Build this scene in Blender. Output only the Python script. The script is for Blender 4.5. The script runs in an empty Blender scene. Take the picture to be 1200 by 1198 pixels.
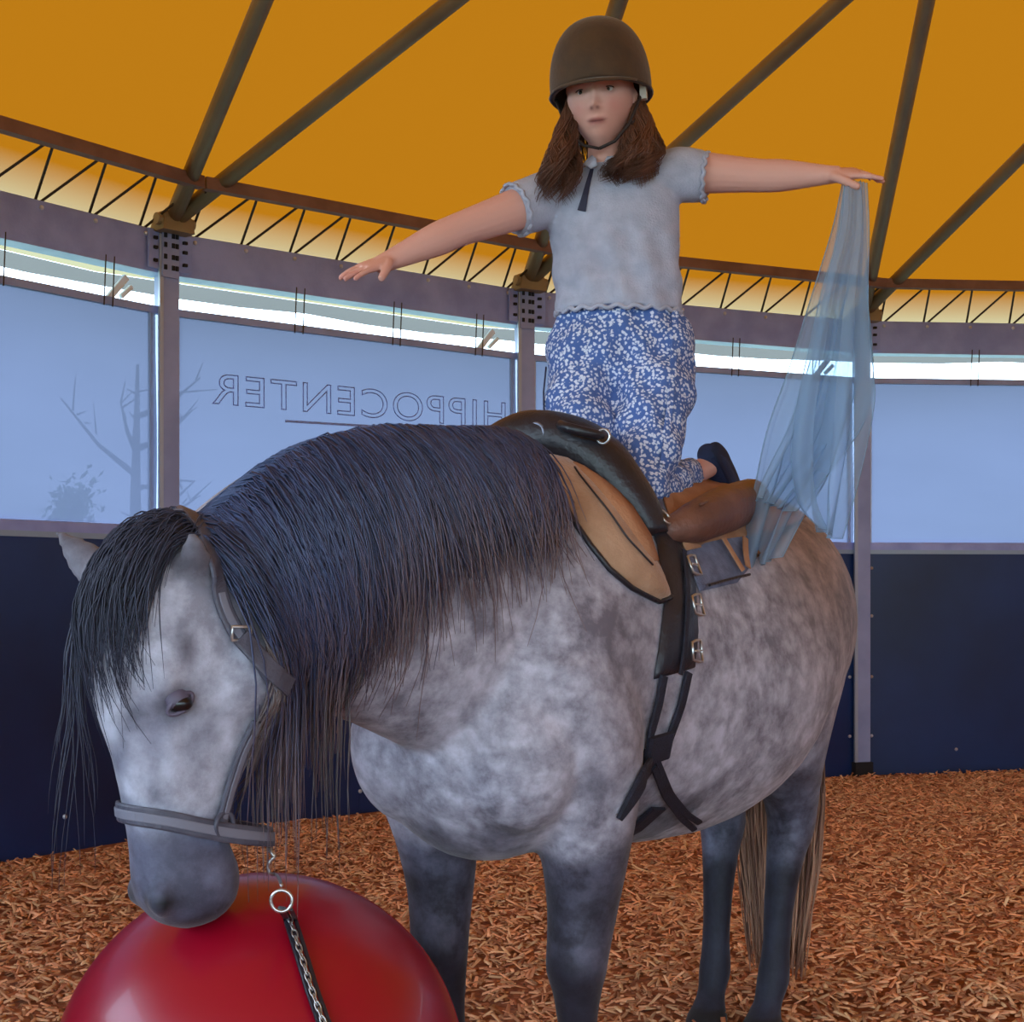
import bpy, bmesh, math, random
import numpy as np
from mathutils import Vector, Matrix
from mathutils.bvhtree import BVHTree
random.seed(7); RNG = np.random.default_rng(7)
PI = math.pi
SC = bpy.context.scene
COL = SC.collection

# ------------------------------------------------------------------ camera
CH, FPX, HOR = 1.15, 1700.0, 694.0          # eye height, focal length (px), horizon row
cam_d = bpy.data.cameras.new('camera'); cam = bpy.data.objects.new('camera', cam_d); COL.objects.link(cam)
cam.location = (0, 0, CH); cam.rotation_euler = (PI/2, 0, 0)
cam_d.sensor_width = 36.0; cam_d.lens = 36.0*FPX/1200.0; cam_d.shift_y = (HOR-599.0)/1200.0
cam_d.clip_end = 300; SC.camera = cam
# ------------------------------------------------------------------ sky and exposure
w = bpy.data.worlds.new('sky'); SC.world = w; w.use_nodes = True
nt = w.node_tree; nt.nodes.clear()
out = nt.nodes.new('ShaderNodeOutputWorld'); bg = nt.nodes.new('ShaderNodeBackground')
tc = nt.nodes.new('ShaderNodeTexCoord'); sep = nt.nodes.new('ShaderNodeSeparateXYZ'); rp = nt.nodes.new('ShaderNodeValToRGB')
nt.links.new(tc.outputs['Generated'], sep.inputs[0]); nt.links.new(sep.outputs['Z'], rp.inputs[0])
rp.color_ramp.elements[0].position = 0.0; rp.color_ramp.elements[0].color = (0.66, 0.86, 1.0, 1)
rp.color_ramp.elements[1].position = 0.9; rp.color_ramp.elements[1].color = (0.42, 0.62, 1.0, 1)
nt.links.new(rp.outputs[0], bg.inputs[0]); bg.inputs[1].default_value = 8.5
nt.links.new(bg.outputs[0], out.inputs[0])
SC.view_settings.view_transform = 'Standard'; SC.view_settings.look = 'None'
SC.view_settings.exposure = 0.0; SC.view_settings.gamma = 1.0; SC.view_settings.use_curve_mapping = False

# ------------------------------------------------------------------ helpers
def srgb(r, g, b):
    f = lambda c: (c/255/12.92) if c/255 <= 0.04045 else ((c/255+0.055)/1.055)**2.4
    return (f(r), f(g), f(b), 1)
def W(px, py, d):                                    # a point at depth d
    return Vector(((px-600)/FPX*d, d, CH+(HOR-py)/FPX*d))
def mat(name, col, rough=.6, metal=0, col2=None, scale=20, bump=0, bscale=60, spec=.5, attr=None, detail=4, coat=0, sheen=0, stretch=None):
    m = bpy.data.materials.new(name); m.use_nodes = True; n = m.node_tree.nodes; l = m.node_tree.links
    b = n['Principled BSDF']; b.inputs['Base Color'].default_value = col; b.inputs['Roughness'].default_value = rough
    b.inputs['Metallic'].default_value = metal; b.inputs['Specular IOR Level'].default_value = spec
    b.inputs['Coat Weight'].default_value = coat; b.inputs['Sheen Weight'].default_value = sheen
    t = n.new('ShaderNodeTexCoord'); src = t.outputs['Object']
    if stretch:
        mp = n.new('ShaderNodeMapping'); mp.inputs['Scale'].default_value = stretch; l.new(src, mp.inputs[0]); src = mp.outputs[0]
    cc = None
    if attr:
        a = n.new('ShaderNodeAttribute'); a.attribute_name = attr; cc = a.outputs['Color']
    if col2 is not None:
        no = n.new('ShaderNodeTexNoise'); no.inputs['Scale'].default_value = scale; no.inputs['Detail'].default_value = detail
        l.new(src, no.inputs['Vector'])
        r = n.new('ShaderNodeValToRGB'); r.color_ramp.elements[0].position = .35; r.color_ramp.elements[1].position = .65
        r.color_ramp.elements[0].color = col; r.color_ramp.elements[1].color = col2
        l.new(no.outputs['Fac'], r.inputs[0])
        if cc:
            mx = n.new('ShaderNodeMix'); mx.data_type = 'RGBA'; mx.blend_type = 'MULTIPLY'; mx.inputs[0].default_value = 1
            l.new(cc, mx.inputs[6]); l.new(r.outputs[0], mx.inputs[7]); cc = mx.outputs[2]
        else: cc = r.outputs[0]
    if cc: l.new(cc, b.inputs['Base Color'])
    if bump:
        no = n.new('ShaderNodeTexNoise'); no.inputs['Scale'].default_value = bscale; l.new(src, no.inputs['Vector'])
        bp = n.new('ShaderNodeBump'); bp.inputs['Strength'].default_value = bump; bp.inputs['Distance'].default_value = .01
        l.new(no.outputs['Fac'], bp.inputs['Height']); l.new(bp.outputs[0], b.inputs['Normal'])
    return m
def worldloc(o):
    v = Vector((0, 0, 0))
    while o is not None: v += o.location; o = o.parent
    return v
class MB:
    """collects geometry, then links it as ONE mesh object"""
    def __init__(s): s.v = []; s.f = []
    def add(s, vs, fs):
        k = len(s.v); s.v += [tuple(p) for p in vs]; s.f += [tuple(i+k for i in q) for q in fs]; return s
    def box(s, c, size, rot=None, taper=1):
        c = Vector(c); h = Vector(size)/2; R = rot or Matrix.Identity(3); vs = []
        for z in (-1, 1):
            for x, y in ((-1, -1), (1, -1), (1, 1), (-1, 1)):
                k = taper if z > 0 else 1
                vs.append(c + R @ Vector((x*h.x*k, y*h.y*k, z*h.z)))
        return s.add(vs, [(3, 2, 1, 0), (4, 5, 6, 7), (0, 1, 5, 4), (1, 2, 6, 5), (2, 3, 7, 6), (3, 0, 4, 7)])
    def beam(s, a, b, wd, hg, up=(0, 0, 1)):
        a = Vector(a); b = Vector(b); t = (b-a); L = t.length; t.normalize(); sd = t.cross(Vector(up)).normalized(); u = sd.cross(t)
        R = Matrix((t, sd, u)).transposed()
        return s.box((a+b)/2, (L, wd, hg), R)
    def tube(s, pts, r, n=8, closed=False, flat=None):
        pts = [Vector(p) for p in pts]; N = len(pts); rs = r if hasattr(r, '__len__') else [r]*N
        up = Vector((0.13, .21, .97)); vs = []; prev = None
        for i, p in enumerate(pts):
            a = pts[(i-1) % N] if (closed or i > 0) else p; b = pts[(i+1) % N] if (closed or i < N-1) else p
            t = (b-a).normalized()
            if prev is None: x = t.cross(up).normalized() if abs(t.dot(up)) < .95 else t.cross(Vector((1, 0, 0))).normalized()
            else: x = (prev - t*prev.dot(t)).normalized()
            prev = x; y = t.cross(x)
            for j in range(n):
                an = 2*PI*j/n; vs.append(p + (x*math.cos(an)+y*math.sin(an))*rs[i])
        fs = []
        for i in range(N if closed else N-1):
            for j in range(n):
                a = i*n+j; b = i*n+(j+1) % n; c = ((i+1) % N)*n+(j+1) % n; d = ((i+1) % N)*n+j; fs.append((a, b, c, d))
        if not closed: fs += [tuple(range(n-1, -1, -1)), tuple(range((N-1)*n, N*n))]
        return s.add(vs, fs)
    def ribbon(s, pts, nrm, wd, th, closed=False, edge=.0):
        """flat strap: nrm = outward normal at each point"""
        N = len(pts); pts = [Vector(p) for p in pts]; vs = []; ws = wd if hasattr(wd, '__len__') else [wd]*N
        for i, p in enumerate(pts):
            a = pts[(i-1) % N] if (closed or i > 0) else p; b = pts[(i+1) % N] if (closed or i < N-1) else p
            t = (b-a).normalized(); nn = nrm[i] if hasattr(nrm, '__len__') and not isinstance(nrm, Vector) else nrm
            nn = Vector(nn); sd = t.cross(nn).normalized(); nn = sd.cross(t).normalized(); h = ws[i]/2
            for x, y in ((-1, 0), (-1, .7), (-.8, 1), (.8, 1), (1, .7), (1, 0)): vs.append(p+sd*h*x+nn*th*y)
        fs = []; n = 6
        for i in range(N if closed else N-1):
            for j in range(n):
                fs.append((i*n+j, i*n+(j+1) % n, ((i+1) % N)*n+(j+1) % n, ((i+1) % N)*n+j))
        if not closed: fs += [tuple(range(n-1, -1, -1)), tuple(range((N-1)*n, N*n))]
        return s.add(vs, fs)
    def ball(s, c, r, nu=16, nv=10, M=None):
        r = Vector(r) if hasattr(r, '__len__') else Vector((r, r, r)); c = Vector(c); M = M or Matrix.Identity(3); vs = [c+M@Vector((0, 0, r.z))]
        for i in range(1, nv):
            for j in range(nu):
                th = PI*i/nv; ph = 2*PI*j/nu
                vs.append(c+M@Vector((r.x*math.sin(th)*math.cos(ph), r.y*math.sin(th)*math.sin(ph), r.z*math.cos(th))))
        vs.append(c-M@Vector((0, 0, r.z))); fs = []
        for j in range(nu):
            fs.append((0, 1+j, 1+(j+1) % nu)); fs.append((len(vs)-1, 1+(nv-2)*nu+(j+1) % nu, 1+(nv-2)*nu+j))
            for i in range(nv-2): fs.append((1+i*nu+j, 1+(i+1)*nu+j, 1+(i+1)*nu+(j+1) % nu, 1+i*nu+(j+1) % nu))
        return s.add(vs, fs)
    def torus(s, c, R, r, M=None, n=20, m=6, arc=2*PI):
        M = M or Matrix.Identity(3); full = arc > 6.28
        pts = [Vector(c)+M@Vector((R*math.cos(arc*i/n), R*math.sin(arc*i/n), 0)) for i in range(n if full else n+1)]
        return s.tube(pts, r, m, closed=full)
    def loft(s, secs, n=28, sub=5, ex=2.0):
        """secs: (centre, half-axis A, half-axis B[, pear]) ; smooth closed body"""
        C = np.array([list(q[0])+list(q[1])+list(q[2])+[q[3] if len(q) > 3 else 0] for q in secs], float); N = len(C); P = []
        for i in range(N-1):
            p0 = C[max(i-1, 0)]; p1 = C[i]; p2 = C[i+1]; p3 = C[min(i+2, N-1)]
            for k in range(sub):
                t = k/sub; P.append(.5*((2*p1)+(-p0+p2)*t+(2*p0-5*p1+4*p2-p3)*t*t+(-p0+3*p1-3*p2+p3)*t**3))
        P.append(C[-1]); vs = []; an = 2*PI*np.arange(n)/n
        ca, sa = np.cos(an), np.sin(an); ca = np.sign(ca)*abs(ca)**(2/ex); sa = np.sign(sa)*abs(sa)**(2/ex)
        for q in P:
            for j in range(n): vs.append(q[:3]+q[3:6]*ca[j]*(1-q[9]*sa[j])+q[6:9]*sa[j])
        M = len(P); fs = []
        for i in range(M-1):
            for j in range(n): fs.append((i*n+j, i*n+(j+1) % n, (i+1)*n+(j+1) % n, (i+1)*n+j))
        fs += [tuple(range(n-1, -1, -1)), tuple(range((M-1)*n, M*n))]
        return s.add(vs, fs)
    def build(s, name, m, parent=None, smooth=False, **props):
        me = bpy.data.meshes.new(name); off = worldloc(parent)
        v = np.array(s.v, float)
        if parent is not None: v = v-np.array(off)
        me.from_pydata(v.tolist(), [], s.f); me.validate(); me.update()
        return link(name, me, m, parent, smooth, **props)
def link(name, me, m, parent=None, smooth=False, **props):
    if m is not None and not me.materials: me.materials.append(m)
    if smooth: me.polygons.foreach_set('use_smooth', [True]*len(me.polygons))
    o = bpy.data.objects.new(name, me); COL.objects.link(o); o.parent = parent
    for k, v in props.items(): o[k] = v
    return o
def recalc(o):
    b = bmesh.new(); b.from_mesh(o.data); bmesh.ops.recalc_face_normals(b, faces=b.faces); b.to_mesh(o.data); b.free()
def empty(name, loc=(0, 0, 0), **props):
    o = bpy.data.objects.new(name, None); COL.objects.link(o); o.location = loc; o.empty_display_size = .1
    for k, v in props.items(): o[k] = v
    return o
def thing(name, label, cat, loc, group=None):
    o = empty(name, loc, label=label, category=cat)
    if group: o['group'] = group
    return o
def fuse(mb, name, m, parent, voxel, smooth=6, fac=.5):
    """voxel-union of the lofts in mb into one continuous smooth skin"""
    me = bpy.data.meshes.new('tmp'); me.from_pydata(mb.v, [], mb.f)
    b = bmesh.new(); b.from_mesh(me); bmesh.ops.recalc_face_normals(b, faces=b.faces); b.to_mesh(me); b.free()
    o = bpy.data.objects.new('tmp', me); COL.objects.link(o)
    r = o.modifiers.new('r', 'REMESH'); r.mode = 'VOXEL'; r.voxel_size = voxel; r.adaptivity = 0
    if smooth:
        q = o.modifiers.new('s', 'SMOOTH'); q.factor = fac; q.iterations = smooth
    dg = bpy.context.evaluated_depsgraph_get(); dg.update()
    nm = bpy.data.meshes.new_from_object(o.evaluated_get(dg)); bpy.data.objects.remove(o); bpy.data.meshes.remove(me)
    n = len(nm.vertices); v = np.empty(n*3); nm.vertices.foreach_get('co', v); v = v.reshape(-1, 3)
    bvh = BVHTree.FromPolygons([tuple(p) for p in v], [tuple(p.vertices) for p in nm.polygons])
    nr = np.empty(n*3); nm.vertices.foreach_get('normal', nr); nr = nr.reshape(-1, 3)
    if parent is not None:
        nm.vertices.foreach_set('co', (v-np.array(worldloc(parent))).ravel())
    nm.name = name; nm.materials.clear()
    return link(name, nm, m, parent, True), v, nr, bvh
def colattr(o, rgba, name='tone'):
    a = o.data.color_attributes.new(name, 'FLOAT_COLOR', 'POINT'); a.data.foreach_set('color', np.ascontiguousarray(rgba, dtype=np.float32).ravel())
def look(px, py, bvh, off=0.0):                      # the surface point met by the sight line, lifted off along its normal
    o = Vector((0, 0, CH)); d = (W(px, py, 1.0)-o).normalized(); h = bvh.ray_cast(o, d)
    if h[0] is None: return None, None
    n = h[1]; n = -n if n.dot(d) > 0 else n
    return h[0]+n*off, n
def on_surface(pixels, bvh, off=.004, steps=6, fallback=None):
    P = []; Nn = []; fb = fallback
    for i in range(len(pixels)-1):
        for k in range(steps + (1 if i == len(pixels)-2 else 0)):
            t = k/steps; x = pixels[i][0]*(1-t)+pixels[i+1][0]*t; y = pixels[i][1]*(1-t)+pixels[i+1][1]*t
            p, n = look(x, y, bvh, off)
            if p is None:
                if fb is None: continue
                p = W(x, y, fb); n = Vector((0, -1, 0))
            P.append(p); Nn.append(n)
    # soften
    for _ in range(2):
        Q = [P[0]]+[(P[i-1]+P[i]*2+P[i+1])/4 for i in range(1, len(P)-1)]+[P[-1]]; P = Q
        Nn = [Nn[0]]+[(Nn[i-1]+Nn[i]*2+Nn[i+1]).normalized() for i in range(1, len(Nn)-1)]+[Nn[-1]]
    return P, Nn

# ------------------------------------------------------------------ arena geometry
NB = 20; CX, CY, RAD = 3.628, 2.057, 7.187; A0 = 2.406; DA = 2*PI/NB
measured = {-2: (-3.519, 2.83), -1: (-3.00, 5.055), 0: (-1.648, 6.85), 1: (.0536, 8.176), 2: (2.172, 9.095), 3: (4.392, 9.286), 4: (6.572, 8.614)}
POST = []
for k in range(NB):
    kk = k if k <= NB-3 else k-NB
    if kk in measured: POST.append(Vector((*measured[kk], 0)))
    else: POST.append(Vector((CX+RAD*math.cos(A0-k*DA), CY+RAD*math.sin(A0-k*DA), 0)))
CEN = Vector((CX, CY, 0)); ZB = 2.845; ZP = 1.396; ZF = 2.475; TR = .466
def bay(k): return POST[k % NB], POST[(k+1) % NB]

# materials of the tent
M_steel = mat('galvanised_beam', srgb(142, 150, 200), .5, .2, srgb(162, 168, 214), 6, .1)
M_chord = mat('chord_steel', srgb(128, 92, 78), .6, .2, srgb(146, 108, 94), 8)
M_rod = mat('rod_steel', srgb(62, 44, 24), .5, .4)
M_rafter = mat('rafter_steel', srgb(140, 116, 80), .5, .2, srgb(160, 136, 96), 3, .1)
M_post = mat('post_steel', srgb(142, 150, 186), .45, .2, srgb(160, 166, 200), 4)
M_postlight = mat('post_aluminium', srgb(170, 176, 186), .4, .5)
M_bolt = mat('bolt_zinc', srgb(205, 205, 210), .35, .6)
M_hole = mat('dark_hole', srgb(22, 20, 24), .8)
M_kick = mat('kickboard', srgb(26, 48, 96), .36, 0, srgb(20, 34, 70), 1.2, .08, 30)
M_rail = mat('rail_aluminium', srgb(150, 165, 180), .45, .4)
M_white = mat('white_clamp', srgb(230, 236, 240), .4)
def film_mat(name, tint, transp, tl):
    m = bpy.data.materials.new(name); m.use_nodes = True; n = m.node_tree.nodes; l = m.node_tree.links; n.clear()
    o = n.new('ShaderNodeOutputMaterial'); a = n.new('ShaderNodeBsdfTranslucent'); b = n.new('ShaderNodeBsdfTransparent'); c = n.new('ShaderNodeBsdfDiffuse')
    m1 = n.new('ShaderNodeMixShader'); m2 = n.new('ShaderNodeMixShader')
    tcn = n.new('ShaderNodeTexCoord'); mp = n.new('ShaderNodeMapping'); mp.inputs['Scale'].default_value = (.5, .5, 1.6); no = n.new('ShaderNodeTexNoise'); no.inputs['Scale'].default_value = 2.2; no.inputs['Detail'].default_value = 5
    l.new(tcn.outputs['Object'], mp.inputs[0]); l.new(mp.outputs[0], no.inputs['Vector'])
    r = n.new('ShaderNodeValToRGB'); r.color_ramp.elements[0].color = [x*.86 for x in tint[:3]]+[1]; r.color_ramp.elements[1].color = tint; l.new(no.outputs['Fac'], r.inputs[0])
    l.new(r.outputs[0], a.inputs[0]); l.new(r.outputs[0], b.inputs[0]); l.new(r.outputs[0], c.inputs[0])
    bp = n.new('ShaderNodeBump'); bp.inputs['Strength'].default_value = .25; l.new(no.outputs['Fac'], bp.inputs['Height']); l.new(bp.outputs[0], a.inputs['Normal']); l.new(bp.outputs[0], c.inputs['Normal'])
    m1.inputs[0].default_value = 1-tl; l.new(a.outputs[0], m1.inputs[1]); l.new(c.outputs[0], m1.inputs[2])
    m2.inputs[0].default_value = transp; l.new(m1.outputs[0], m2.inputs[1]); l.new(b.outputs[0], m2.inputs[2]); l.new(m2.outputs[0], o.inputs[0])
    return m
M_film = film_mat('clear_film', (.098, .104, .156, 1), .14, .85)
def membrane_mat(name):
    m = bpy.data.materials.new(name); m.use_nodes = True; n = m.node_tree.nodes; l = m.node_tree.links; n.clear()
    o = n.new('ShaderNodeOutputMaterial'); a = n.new('ShaderNodeBsdfTranslucent'); c = n.new('ShaderNodeBsdfDiffuse'); mx = n.new('ShaderNodeMixShader')
    t = n.new('ShaderNodeTexCoord'); s = n.new('ShaderNodeSeparateXYZ'); l.new(t.outputs['Object'], s.inputs[0])
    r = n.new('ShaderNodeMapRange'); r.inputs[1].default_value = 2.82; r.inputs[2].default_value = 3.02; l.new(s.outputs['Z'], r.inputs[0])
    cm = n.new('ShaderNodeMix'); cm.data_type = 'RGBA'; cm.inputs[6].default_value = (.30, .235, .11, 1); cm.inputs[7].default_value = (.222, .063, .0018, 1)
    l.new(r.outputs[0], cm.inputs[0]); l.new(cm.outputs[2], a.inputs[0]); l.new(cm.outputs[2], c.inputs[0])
    mx.inputs[0].default_value = .45; l.new(a.outputs[0], mx.inputs[1]); l.new(c.outputs[0], mx.inputs[2]); l.new(mx.outputs[0], o.inputs[0])
    return m
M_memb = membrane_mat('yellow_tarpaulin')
M_val = film_mat('pale_valance', (.125, .112, .098, 1), .1, .8)

def roofz(r):                                        # the cloth lies over the leaning rafters
    c17, s17 = math.cos(math.radians(17)), math.sin(math.radians(17))
    if r >= RAD: return ZB+.13-(r-RAD)*.46
    q = max(r*r-(RAD*s17)**2, 0); return ZB+.13+.53*(RAD*c17-math.sqrt(q))+(.4*(1-r/(RAD*s17)) if q == 0 else 0)
def build_tent():
    names = {NB-1: 'wall_left', 0: 'wall_back', 1: 'wall_rear', 2: 'wall_right'}
    # shared small meshes
    for k in range(NB):
        a, b = bay(k); t = (b-a).normalized(); L = (b-a).length
        nin = (CEN-(a+b)/2); nin.z = 0; nin.normalize()
        nin = (nin - t*nin.dot(t)).normalized(); mid = (a+b)/2
        root = empty(names.get(k, 'wall_behind'), mid, kind='structure')
        opening = k in (11, 12, 13, 14, 15, 16, 17)      # unseen bays behind the viewer, left without film to let in more daylight
        # kick panel: two boards with a joint
        for s0, s1 in ((0.0, .5), (.5, 1.0)) if k not in (13, 14, 15) else ():  # boards left out of the middle unseen bays so light enters lower
            p = a.lerp(b, s0)+t*.001; q = a.lerp(b, s1)-t*.001
            MB().beam(p+Vector((0, 0, ZP/2)), q+Vector((0, 0, ZP/2)), .03, ZP-.004).build('kick_panel', M_kick, root)
        bm = MB()
        for fx, z in ((.035, .25), (.035, .62), (.035, 1.0), (.035, 1.3), (.5, .12), (.49, .9), (.965, .25), (.965, .62), (.965, 1.0), (.28, .16), (.75, .16), (.6, .5)):
            bm.ball(a.lerp(b, fx)+nin*.02+Vector((0, 0, z)), .011, 6, 4)
        bm.build('bolt_heads', M_bolt, root, kind='stuff')
        MB().beam(a+Vector((0, 0, ZP+.005)), b+Vector((0, 0, ZP+.005)), .05, .025).build('lower_rail', M_rail, root)
        MB().beam(a+nin*.0+Vector((0, 0, ZP+.040)), b+Vector((0, 0, ZP+.040)), .034, .05).build('lower_trim_bar', M_steel, root)
        # ring beam of the eaves, trough shaped
        g = MB(); z = ZB-.1
        g.beam(a+nin*.02+Vector((0, 0, z)), b+nin*.02+Vector((0, 0, z)), .02, .2)
        g.beam(a-nin*.04+Vector((0, 0, ZB-.008)), b-nin*.04+Vector((0, 0, ZB-.008)), .12, .016); g.beam(a-nin*.03+Vector((0, 0, ZB-.192)), b-nin*.03+Vector((0, 0, ZB-.192)), .1, .016)
        g.build('ring_beam', M_steel, root)
        if not opening:
            # film window, slightly sagging
            vs = []; fs = []; nx, nz = 16, 12
            for i in range(nz+1):
                for j in range(nx+1):
                    u = j/nx; v = i/nz; p = a.lerp(b, .018+.964*u); bulge = .035*math.sin(PI*u)*math.sin(PI*v)+.006*math.sin(9*u+5*v+k)
                    vs.append(p-nin*bulge+Vector((0, 0, ZP+.05+(ZF-ZP-.06)*v)))
            for i in range(nz):
                for j in range(nx): fs.append((i*(nx+1)+j, i*(nx+1)+j+1, (i+1)*(nx+1)+j+1, (i+1)*(nx+1)+j))
            MB().add(vs, fs).build('film_pane', M_film, root, True)
            MB().beam(a+Vector((0, 0, ZF)), b+Vector((0, 0, ZF)), .03, .035).build('upper_rail', M_post, root)
            for s0 in (.032, .968):
                p = a.lerp(b, s0); MB().beam(p+Vector((0, 0, ZP+.05)), p+Vector((0, 0, ZF)), .02, .02, up=tuple(t)).build('edge_bar', M_postlight, root)
            for fx in (.33, .6, .85):
                for dx in (-.012, .035):
                    p = a.lerp(b, fx)+t*dx; MB().tube([p+nin*.03+Vector((0, 0, ZB-.17)), p+nin*.03+t*(-.01)+Vector((0, 0, ZF-.03))], .0035, 5).build('hanger_wire', M_rod, root)
            p = a.lerp(b, .86)
            MB().beam(p+Vector((0, 0, ZF+.01)), p+t*.10+Vector((0, 0, ZF+.125)), .02, .03).build('clamp', M_white, root)
            MB().beam(p+t*.07+Vector((0, 0, ZF+.03)), p+t*.13+Vector((0, 0, ZF+.085)), .02, .02).build('clamp', M_white, root)
        # eaves truss inclined inwards: chord, then zigzag rods
        ia, ib = a+nin*.33, b+nin*.33; zc = ZB+.17
        sh = .33*math.tan(DA/2)
        ca = ia+t*sh+Vector((0, 0, zc)); cb = ib-t*sh+Vector((0, 0, zc))
        MB().beam(ca, cb, .05, .055).build('truss_chord', M_chord, root)
        n = 8; ends = []
        for i in range(n):
            lo = a.lerp(b, (i+.55)/n)+Vector((0, 0, ZB)); up0 = ca.lerp(cb, (i+.08)/n); up1 = ca.lerp(cb, (i+1.02)/n if i < n-1 else .995)
            for q in (up0, up1): MB().tube([lo-t*(.012 if q is up0 else -.012), q], .0065, 6).build('truss_rod', M_rod, root)
            MB().ball(lo+nin*.032-Vector((0, 0, .03)), .011, 8, 5).build('truss_bolt', M_bolt, root)
    # posts
    for k in range(NB):
        p = POST[k]; prev, nxt = POST[k-1], POST[(k+1) % NB]; t = (nxt-prev).normalized(); nin = (CEN-p).normalized()
        nin = (nin-t*nin.dot(t)).normalized()
        root = empty('tent_post', p, kind='structure'); H = ZB-.02
        g = MB(); g.beam(p+nin*.05+Vector((0, 0, .09)), p+nin*.05+Vector((0, 0, H)), .012, .105, up=tuple(t)); g.beam(p-nin*.01+Vector((0, 0, .0)), p-nin*.01+Vector((0, 0, H)), .10, .02, up=tuple(t))
        g.build('column', M_post, root)
        MB().beam(p+nin*.053-t*.045+Vector((0, 0, .0)), p+nin*.053-t*.045+Vector((0, 0, H)), .016, .02, up=tuple(t)).build('edge_profile', M_postlight, root)
        MB().box(p+nin*.03+Vector((0, 0, .045)), (.12, .1, .09), Matrix((t, nin, Vector((0, 0, 1)))).transposed()).build('foot', M_hole, root)
        # gusset of angled plates with bolts
        R = Matrix((t, nin, Vector((0, 0, 1)))).transposed()
        zc = ZB-.105
        MB().box(p+nin*.062+Vector((0, 0, zc)), (.09, .012, .23), R).build('gusset_plate', M_post, root)
        for sgn in (-1, 1):
            c = p+nin*.052+t*sgn*.078+Vector((0, 0, zc+.01)); R2 = Matrix.Rotation(-sgn*.25, 3, 'Z') @ R
            MB().box(c, (.08, .012, .18), R2).build('gusset_wing', M_steel, root)
        h = MB()
        for x in (-.03, .012, .032):
            for zz in (-.07, -.02, .035, .08): h.box(p+nin*.071+t*x+Vector((0, 0, zc+zz)), (.014, .008, .022), R)
        for sgn in (-1, 1):
            for zz in (-.045, .015, .06): h.box(p+nin*.062+t*sgn*.08+Vector((0, 0, zc+zz)), (.02, .02, .014), R)
        h.build('bolt_holes', M_hole, root)
        # shoe that carries the two rafters
        s = MB(); s.box(p+nin*.08+Vector((0, 0, ZB+.03)), (.17, .12, .09), R, .8); s.tube([p+nin*.10-t*.1+Vector((0, 0, ZB+.035)), p+nin*.10+t*.1+Vector((0, 0, ZB+.035))], .028, 10)
        s.build('rafter_shoe', M_rafter, root)
    # roof
    ceil = empty('ceiling', (CX, CY, 0), kind='structure'); endz = 0
    for k in range(NB):
        p = POST[k]; nin = (CEN-p); R = nin.length; nin.normalize()
        for sgn in (-1, 1):
            d = Matrix.Rotation(sgn*math.radians(17), 3, 'Z') @ nin; s = R*math.cos(math.radians(17))
            q = p+d*s
            MB().tube([p+nin*.07+Vector((0, 0, ZB+.04)), q+Vector((0, 0, ZB+.04+s*.52))], .04, 12).build('rafter', M_rafter, ceil, True)
            endz = ZB+.04+s*.52
    MB().tube([CEN+Vector((RAD*.2924*math.cos(i*PI/20), RAD*.2924*math.sin(i*PI/20), endz+.02)) for i in range(40)], .06, 8, True).build('crown_ring', M_rafter, ceil, True)
    vs = []; fs = []; rings = [0.0, 1.0, RAD*.2925, 2.2, 2.5, 3.0, 3.6, 4.4, 5.4, 6.4, RAD+.06, RAD+.32, RAD+.5]; na = NB*6
    for r in rings:
        for j in range(na):
            f = (j/6) % 1.0; k = int(j/6); a = A0-k*DA; pa = Vector((math.cos(a), math.sin(a), 0)); pb = Vector((math.cos(a-DA), math.sin(a-DA), 0))
            e = pa.lerp(pb, f)*r; zz = roofz(r); zz -= .05*math.sin(PI*f)*math.sin(PI*min(1, r/RAD)) if r < RAD else 0
            vs.append(CEN+e+Vector((0, 0, zz)))
    for i in range(len(rings)-1):
        for j in range(na): fs.append((i*na+j, i*na+(j+1) % na, (i+1)*na+(j+1) % na, (i+1)*na+j))
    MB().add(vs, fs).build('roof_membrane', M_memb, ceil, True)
    vs = []; fs = []; i0 = len(rings)-1; r = rings[-1]
    for zz in (roofz(r), 2.68):
        for j in range(na*1):
            f = (j/6) % 1.0; k = int(j/6); a = A0-k*DA; pa = Vector((math.cos(a), math.sin(a), 0)); pb = Vector((math.cos(a-DA), math.sin(a-DA), 0))
            vs.append(CEN+pa.lerp(pb, f)*(r+.005)+Vector((0, 0, zz-(.02*math.sin(f*PI*2)**2 if zz < 2.7 else 0))))
    for j in range(na): fs.append((j, (j+1) % na, na+(j+1) % na, na+j))
    MB().add(vs, fs).build('valance', M_val, ceil, True)
build_tent()

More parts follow.
